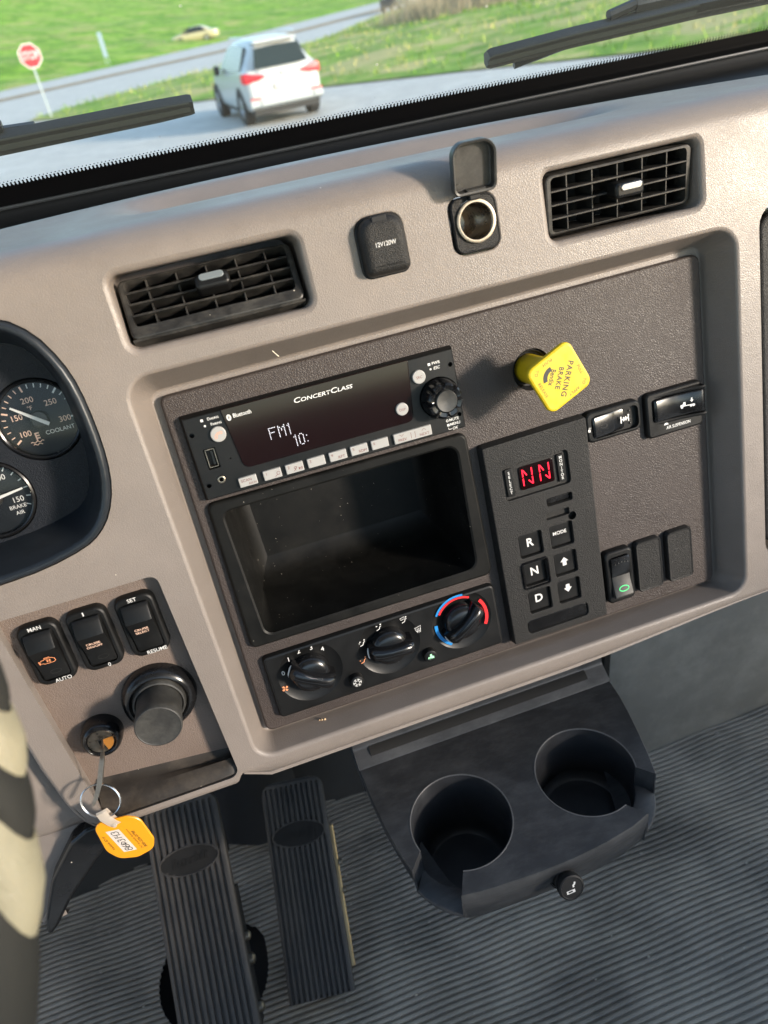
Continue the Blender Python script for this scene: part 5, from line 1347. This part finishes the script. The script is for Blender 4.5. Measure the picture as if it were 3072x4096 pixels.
me = bpy.data.meshes.new('verge'); bmx.to_mesh(me); bmx.free(); me.materials.append(GRASS2); me.shade_smooth()
o = bpy.data.objects.new('verge', me); COL.objects.link(o); tag(o, None, None, None, 'structure')
# tufts along the verge and dry brush on it
def inside(x, y):
    c = 0
    for i in range(len(isl)):
        (x0, y0), (x1, y1) = isl[i - 1], isl[i]
        if (y0 > y) != (y1 > y) and x < (x1 - x0) * (y - y0) / (y1 - y0) + x0: c ^= 1
    return c
rnd = random.Random(5)
def blades(name, spots, h, m, lean=.5, wd=.03):
    k = MB()
    for x, y, z in spots:
        hh = h * rnd.uniform(.5, 1.2); a = rnd.uniform(0, 6.28); dx, dy = math.cos(a), math.sin(a); ln = rnd.uniform(.1, lean) * hh
        b2 = rnd.uniform(0, 6.28)
        k.face(k.add([((x - dy * wd) * 1000, (y + dx * wd) * 1000, z * 1000), ((x + dy * wd) * 1000, (y - dx * wd) * 1000, z * 1000), ((x + ln * math.cos(b2)) * 1000, (y + ln * math.sin(b2)) * 1000, (z + hh) * 1000)]))
    return tag(k.build(name, m), None, None, None, 'stuff')
sp_ = []
while len(sp_) < 9000:
    x, y = rnd.uniform(-5, 40), rnd.uniform(5, 80)
    if inside(x, y): sp_.append((x, y, isl_z(x, y) - .02))
blades('grass_tufts', sp_, .22, GRASS2)
sp_ = []
for _ in range(5200):
    x, y = 17.0 + rnd.gauss(0, 1.3), 43 + rnd.gauss(0, 3)
    if inside(x, y): sp_.append((x, y, isl_z(x, y)))
DRY = gmat('dry_brush', [(.40, .33, .22), (.30, .24, .16), (.5, .40, .26)], [0, 2, 5], .95, 0)
blades('dry_brush', sp_, 1.1, DRY, .7, .018)
# ---------------------------------------------------------------- stop sign
ss = thing('stop_sign', 'red octagonal STOP sign on a thin post at the grass tip', 'road sign', MW, (-3.30 * 1000, 32.1 * 1000, GZM * 1000))
k = MB()
OC = [(400 * math.cos(R(22.5 + 45 * q)), 400 * math.sin(R(22.5 + 45 * q))) for q in range(8)]
RS = Matrix.Translation((0.03, -.05, 1.97)) @ Matrix.Rotation(R(6), 4, 'Z') @ Matrix.Rotation(R(90), 4, 'X')
k.prism(OC, -4, 4, bev=0, cap=True); fc = k.build('face', WHITE, ss, M=RS)
SRED = mat('stop_sign_red', (.62, .02, .03), .4)
k = MB(); k.sheet([(p[0] * .90, p[1] * .90) for p in OC], (), 6); k.build('red_field', SRED, fc)
text('STOP', 0, 0, 250, WHITE, fc, 8, bold=.02, sx=.72, depth=2)
k = MB(); k.loft([[(x, y, z_) for x, y in ((-35, 0), (35, 0), (35, 20), (14, 32), (-14, 32), (-35, 20))] for z_ in (-300, 2300)], cap0=True, cap1=True); k.build('post', mat('galvanised_post', (.42, .46, .46), .5, metal=.4), ss, M=Matrix.Rotation(R(0), 4, 'X'))
mk = thing('marker_post', 'pale blue roadside marker board standing beside the far lane', 'marker post', MW, (-1640, 74200, GZM * 1000))
k = MB(); k.box(-170, 170, -20, 20, 700, 2450, 10); k.build('board', mat('pale_blue_board', (.24, .32, .36), .5), mk)
k = MB(); k.box(-160, -110, 0, 40, -200, 920); k.box(110, 160, 0, 40, -200, 920); k.build('posts', mat('grey_board', (.36, .44, .38), .6), mk)
# ---------------------------------------------------------------- vehicles
CARW = mat('white_car_paint', (.46, .47, .465), .35, coat=.3); CARG = mat('gold_car_paint', (.55, .46, .25), .3, coat=.5, metal=.3); CARD = mat('dark_car_paint', (.03, .035, .045), .3, coat=.4)
CGLASS = mat('car_glass', (.02, .03, .03), .2, spec=.25); TYRE = mat('tyre_rubber', .02, .8); RIMM = mat('alloy_rim', (.45, .45, .46), .3, metal=.9); TRIM = mat('grey_bumper_trim', (.36, .38, .38), .45); TAIL = mat('red_tail_lamp', (.34, .004, .012), .4, emit=(.9, .01, .03, .12)); DARKT = mat('dark_underbody', .015, .7)
def wheel(par, x, y, r_, w_):
    k = MB(); k.lathe([(r_ * .62, -w_ / 2), (r_ * .94, -w_ / 2), (r_, -w_ / 2 + 25), (r_, w_ / 2 - 25), (r_ * .94, w_ / 2), (r_ * .62, w_ / 2)], n=28, ax='x', cap=False)
    o = k.build('wheel', TYRE, par, M=MR(x, y, r_))
    k = MB(); s = -1 if x < 0 else 1
    k.lathe([(r_ * .64, s * w_ * .42), (r_ * .6, s * w_ * .3)], n=28, ax='x', cap=False); k.lathe([(r_ * .2, s * w_ * .42), (r_ * .16, s * w_ * .46), (.5, s * w_ * .46)], n=12, ax='x')
    for q in range(5):
        a = q * 72; c_, s_ = math.cos(R(a)), math.sin(R(a))
        k.loft([[(s * w_ * .38, c_ * rr_ - s_ * hw, s_ * rr_ + c_ * hw), (s * w_ * .38, c_ * rr_ + s_ * hw, s_ * rr_ - c_ * hw), (s * w_ * .44, c_ * rr_ + s_ * hw * .7, s_ * rr_ - c_ * hw * .7), (s * w_ * .44, c_ * rr_ - s_ * hw * .7, s_ * rr_ + c_ * hw * .7)] for rr_, hw in ((r_ * .12, 30), (r_ * .62, 45))])
    k.lathe([(r_ * .6, s * w_ * .2), (.5, s * w_ * .2)], n=20, ax='x'); k.build('rim', RIMM, o)
def body(par, name, m, stations, ang=32):
    """Car shell lofted from cross sections: (y, [(half width, z) from sill to centre line])."""
    k = MB(); L = []
    for y, sec in stations: L.append([(-x, y, z_) for x, z_ in sec] + [(x, y, z_) for x, z_ in sec[::-1]])
    k.loft(L, closed=False); k.cap(L[0], k.add(L[0])); k.cap(L[-1], k.add(L[-1]), True)
    o = k.build(name, m, par, ang=60)
    q = o.modifiers.new('round', 'SUBSURF'); q.levels = 1; q.render_levels = 2
    return o
suv = thing('suv', 'white SUV driving off with red tail lamps and grey lower bumper', 'SUV', MW, (3030, 18900, GZM * 1000), None, Matrix.Rotation(R(5), 4, 'Z') @ Matrix.Diagonal((.94, 1, 1.0, 1)))
# y = 0 at the rear axle, car points to +y
def sec(hw, z0, zb, zs, roof=None, hr=None):
    s = [(hw - 60, z0), (hw - 10, z0 + 90), (hw, zb - 180), (hw - 6, zb - 60), (hw - 40, zs)]
    if roof: s += [(hw - 75, zs + 60), (hr + 95, roof - 210), (hr + 25, roof - 70), (hr - 60, roof - 14), (hr * .45, roof)]
    else: s += [(hw - 75, zs + 12), (hw - 160, zs + 26), (hw - 320, zs + 36), (hw - 500, zs + 42), (hw * .2, zs + 46)]
    return s
bd = body(suv, 'body', CARW, [(-840, sec(800, 420, 820, 940, 1010, 520)), (-815, sec(850, 380, 900, 1000, 1080, 540)), (-770, sec(905, 350, 950, 1040, 1180, 545)), (-660, sec(930, 330, 960, 1050, 1400, 530)), (-520, sec(940, 330, 960, 1050, 1580, 515)), (-380, sec(942, 330, 960, 1050, 1640, 520)), (0, sec(945, 330, 955, 1045, 1668, 540)), (900, sec(945, 330, 940, 1030, 1675, 560)), (1500, sec(942, 330, 930, 1020, 1640, 550)), (2000, sec(938, 330, 920, 1010, 1420, 550)), (2450, sec(930, 330, 900, 1000, 1090, 650)), (3000, sec(905, 340, 860, 950)), (3450, sec(820, 380, 760, 850)), (3650, sec(650, 420, 640, 720))])
k = MB(); k.loft([[(-x, y, z_) for x in (640, 300)] + [(x, y, z_) for x in (300, 640)] for y, z_ in ()] or [[(-610, -655 - 8, 1130), (-560, -530 - 8, 1480), (560, -530 - 8, 1480), (610, -655 - 8, 1130)], [(-660, -640, 1110), (-600, -515, 1500), (600, -515, 1500), (660, -640, 1110)]])
k = MB(); W0 = [(-660, -826, 1130), (-400, -834, 1118), (400, -834, 1118), (660, -826, 1130), (525, -645, 1490), (0, -655, 1510), (-525, -645, 1490)]
k.loft([W0, [(p[0], p[1] - 14, p[2]) for p in W0]]); k.cap([(p[0], p[1] - 14, p[2]) for p in W0], k.add([(p[0], p[1] - 14, p[2]) for p in W0])); k.build('rear_window', CGLASS, suv)
k = MB()
SPO = [(-640, 1500), (640, 1500), (600, 1560), (-600, 1560)]
k.box(-520, 520, -690, -380, 1562, 1618, 20); k.build('spoiler', CARW, suv)
for s in (-1, 1):
    k = MB()
    bot = [(960, -560, 900), (957, -745, 875), (905, -830, 875), (620, -872, 905), (450, -882, 955)]
    upr = [(958, -560, 1040), (950, -705, 1070), (905, -815, 1065), (640, -868, 1018), (450, -882, 985)]
    mid = [(a[0] + 6, a[1] - 10, (a[2] + c_[2]) / 2) for a, c_ in zip(bot, upr)]
    k.loft([[(s * (x - 30), y + 30, z_) for x, y, z_ in bot], [(s * x, y, z_) for x, y, z_ in bot], [(s * x, y, z_) for x, y, z_ in mid], [(s * x, y, z_) for x, y, z_ in upr], [(s * (x - 30), y + 30, z_) for x, y, z_ in upr]], closed=False)
    k.build('tail_lamp', TAIL, suv)
    k = MB()
    sw_ = [(-330, 1110), (600, 1085), (1650, 1070), (1900, 1080), (1500, 1500), (1200, 1560), (300, 1565), (-180, 1520)]
    def sx(z_, y=0): return (905 - (z_ - 1060) * .58)
    L_ = [(s * (sx(z_) + 22), y, z_) for y, z_ in sw_]
    k.loft([[(s * (sx(z_) - 60), y, z_) for y, z_ in sw_], L_]); k.cap([(p[1], p[2], 0) for p in L_], k.add(L_)); k.build('side_window', CGLASS, suv)
    k = MB(); k.lathe([(30, -70), (90, -60), (110, 0), (90, 60), (30, 75)], (s * 1010, 1750, 1090), 14, ax='x'); k.build('mirror', DARKT, suv)
    k = MB(); k.tube([(s * 610, -300, 1690), (s * 640, 300, 1712), (s * 630, 1200, 1700)], 16, 6); k.build('roof_rail', RIMM, suv)
    k = MB(); k.loft([[(s * x, y, z_) for x, y, z_ in ((650, -905, 400), (830, -895, 410), (835, -895, 520), (640, -905, 500))], [(s * x, y, z_) for x, y, z_ in ((650, -880, 400), (830, -870, 410), (835, -870, 520), (640, -880, 500))]], cap0=True); k.build('exhaust', DARKT, suv)
    k = MB(); k.box(min(s * 640, s * 900), max(s * 640, s * 900), -900, -870, 545, 590, 5); k.build('reflector', mat('dull_red_reflector', (.40, .05, .05), .4), suv)
k = MB(); k.loft([[(x * .97, -800, 360), (x, -905, 420), (x, -900, 545), (x * .96, -860, 560)] for x in (-900, 900)], closed=False); k.build('rear_bumper', TRIM, suv)
k = MB(); k.box(-250, 250, -886, -850, 690, 800, 8); k.build('number_plate', PAPER, suv)
k = MB(); k.lathe([(48, 0), (44, -10), (.5, -12)], (0, -858, 985), 20, ax='y'); k.build('emblem', RIMM, suv)
k = MB(); k.box(-820, 820, -760, 3300, 230, 420); k.build('underbody', DARKT, suv)
for x in (-840, 840):
    for y in (0, 2800): wheel(suv, x, y, 365, 250)
for s in (-1, 1):
    for y in (0, 2800):
        k = MB(); k.loft([[(s * 949, y + 425 * math.cos(R(a)), 365 + 425 * math.sin(R(a))) for a in range(-10, 195, 12)], [(s * 949, y + 370 * math.cos(R(a)), 365 + 370 * math.sin(R(a))) for a in range(-10, 195, 12)], [(s * 700, y + 370 * math.cos(R(a)), 365 + 370 * math.sin(R(a))) for a in range(-10, 195, 12)]], closed=False); k.build('wheel_arch', DARKT, suv)
sd = thing('sedan', 'distant gold sedan driving along the far lane below the hill', 'car', MW, (8480, 89000, -1720), None, Matrix.Rotation(R(72), 4, 'Z'))
def ssec(hw, z0, zb, zs, roof=None, hr=None): return sec(hw, z0, zb, zs, roof, hr)
body(sd, 'body', CARG, [(-1050, sec(700, 320, 620, 760)), (-980, sec(840, 280, 760, 880)), (-500, sec(890, 250, 800, 900)), (-250, sec(895, 240, 800, 900, 1010, 560)), (350, sec(900, 240, 800, 900, 1390, 560)), (1100, sec(900, 240, 790, 890, 1430, 580)), (1700, sec(900, 240, 780, 880, 1330, 560)), (2450, sec(895, 240, 760, 860, 960, 600)), (3100, sec(870, 260, 720, 820)), (3600, sec(760, 300, 640, 720)), (3700, sec(600, 340, 560, 640))])
for s in (-1, 1):
    k = MB(); w2 = [(-120, 930), (900, 920), (2150, 900), (1650, 1260), (1100, 1360), (450, 1330)]
    L_ = [(s * (880 - (z_ - 900) * .62 + 25), y, z_) for y, z_ in w2]; k.loft([[(p[0] - s * 60, p[1], p[2]) for p in L_], L_]); k.cap([(p[1], p[2], 0) for p in L_], k.add(L_)); k.build('side_window', CGLASS, sd)
k = MB(); L_ = [(-700, 2420, 940), (700, 2420, 940), (560, 1700, 1350), (-560, 1700, 1350)]; k.loft([L_, [(p[0], p[1] + 40, p[2] + 30) for p in L_]], cap1=True); k.build('windscreen', CGLASS, sd)
for x in (-800, 800):
    for y in (0, 2700): wheel(sd, x, y, 320, 210)
pu = thing('pickup', 'dark vehicle cut off by the top of the picture beyond the dry brush', 'vehicle', MW, (26600, 83900, GZM * 1000), None, Matrix.Rotation(R(-32), 4, 'Z'))
body(pu, 'body', CARD, [(-1100, sec(850, 400, 950, 1100)), (-1050, sec(930, 380, 1000, 1150)), (900, sec(940, 380, 1000, 1150)), (1000, sec(940, 380, 1000, 1150, 1300, 650)), (1250, sec(940, 380, 1000, 1150, 1820, 660)), (2400, sec(940, 380, 1000, 1150, 1850, 670)), (3100, sec(935, 380, 1000, 1130, 1250, 680)), (4100, sec(880, 420, 900, 1040)), (4300, sec(760, 460, 800, 900))])
for x in (-850, 850):
    for y in (0, 3300): wheel(pu, x, y, 400, 260)
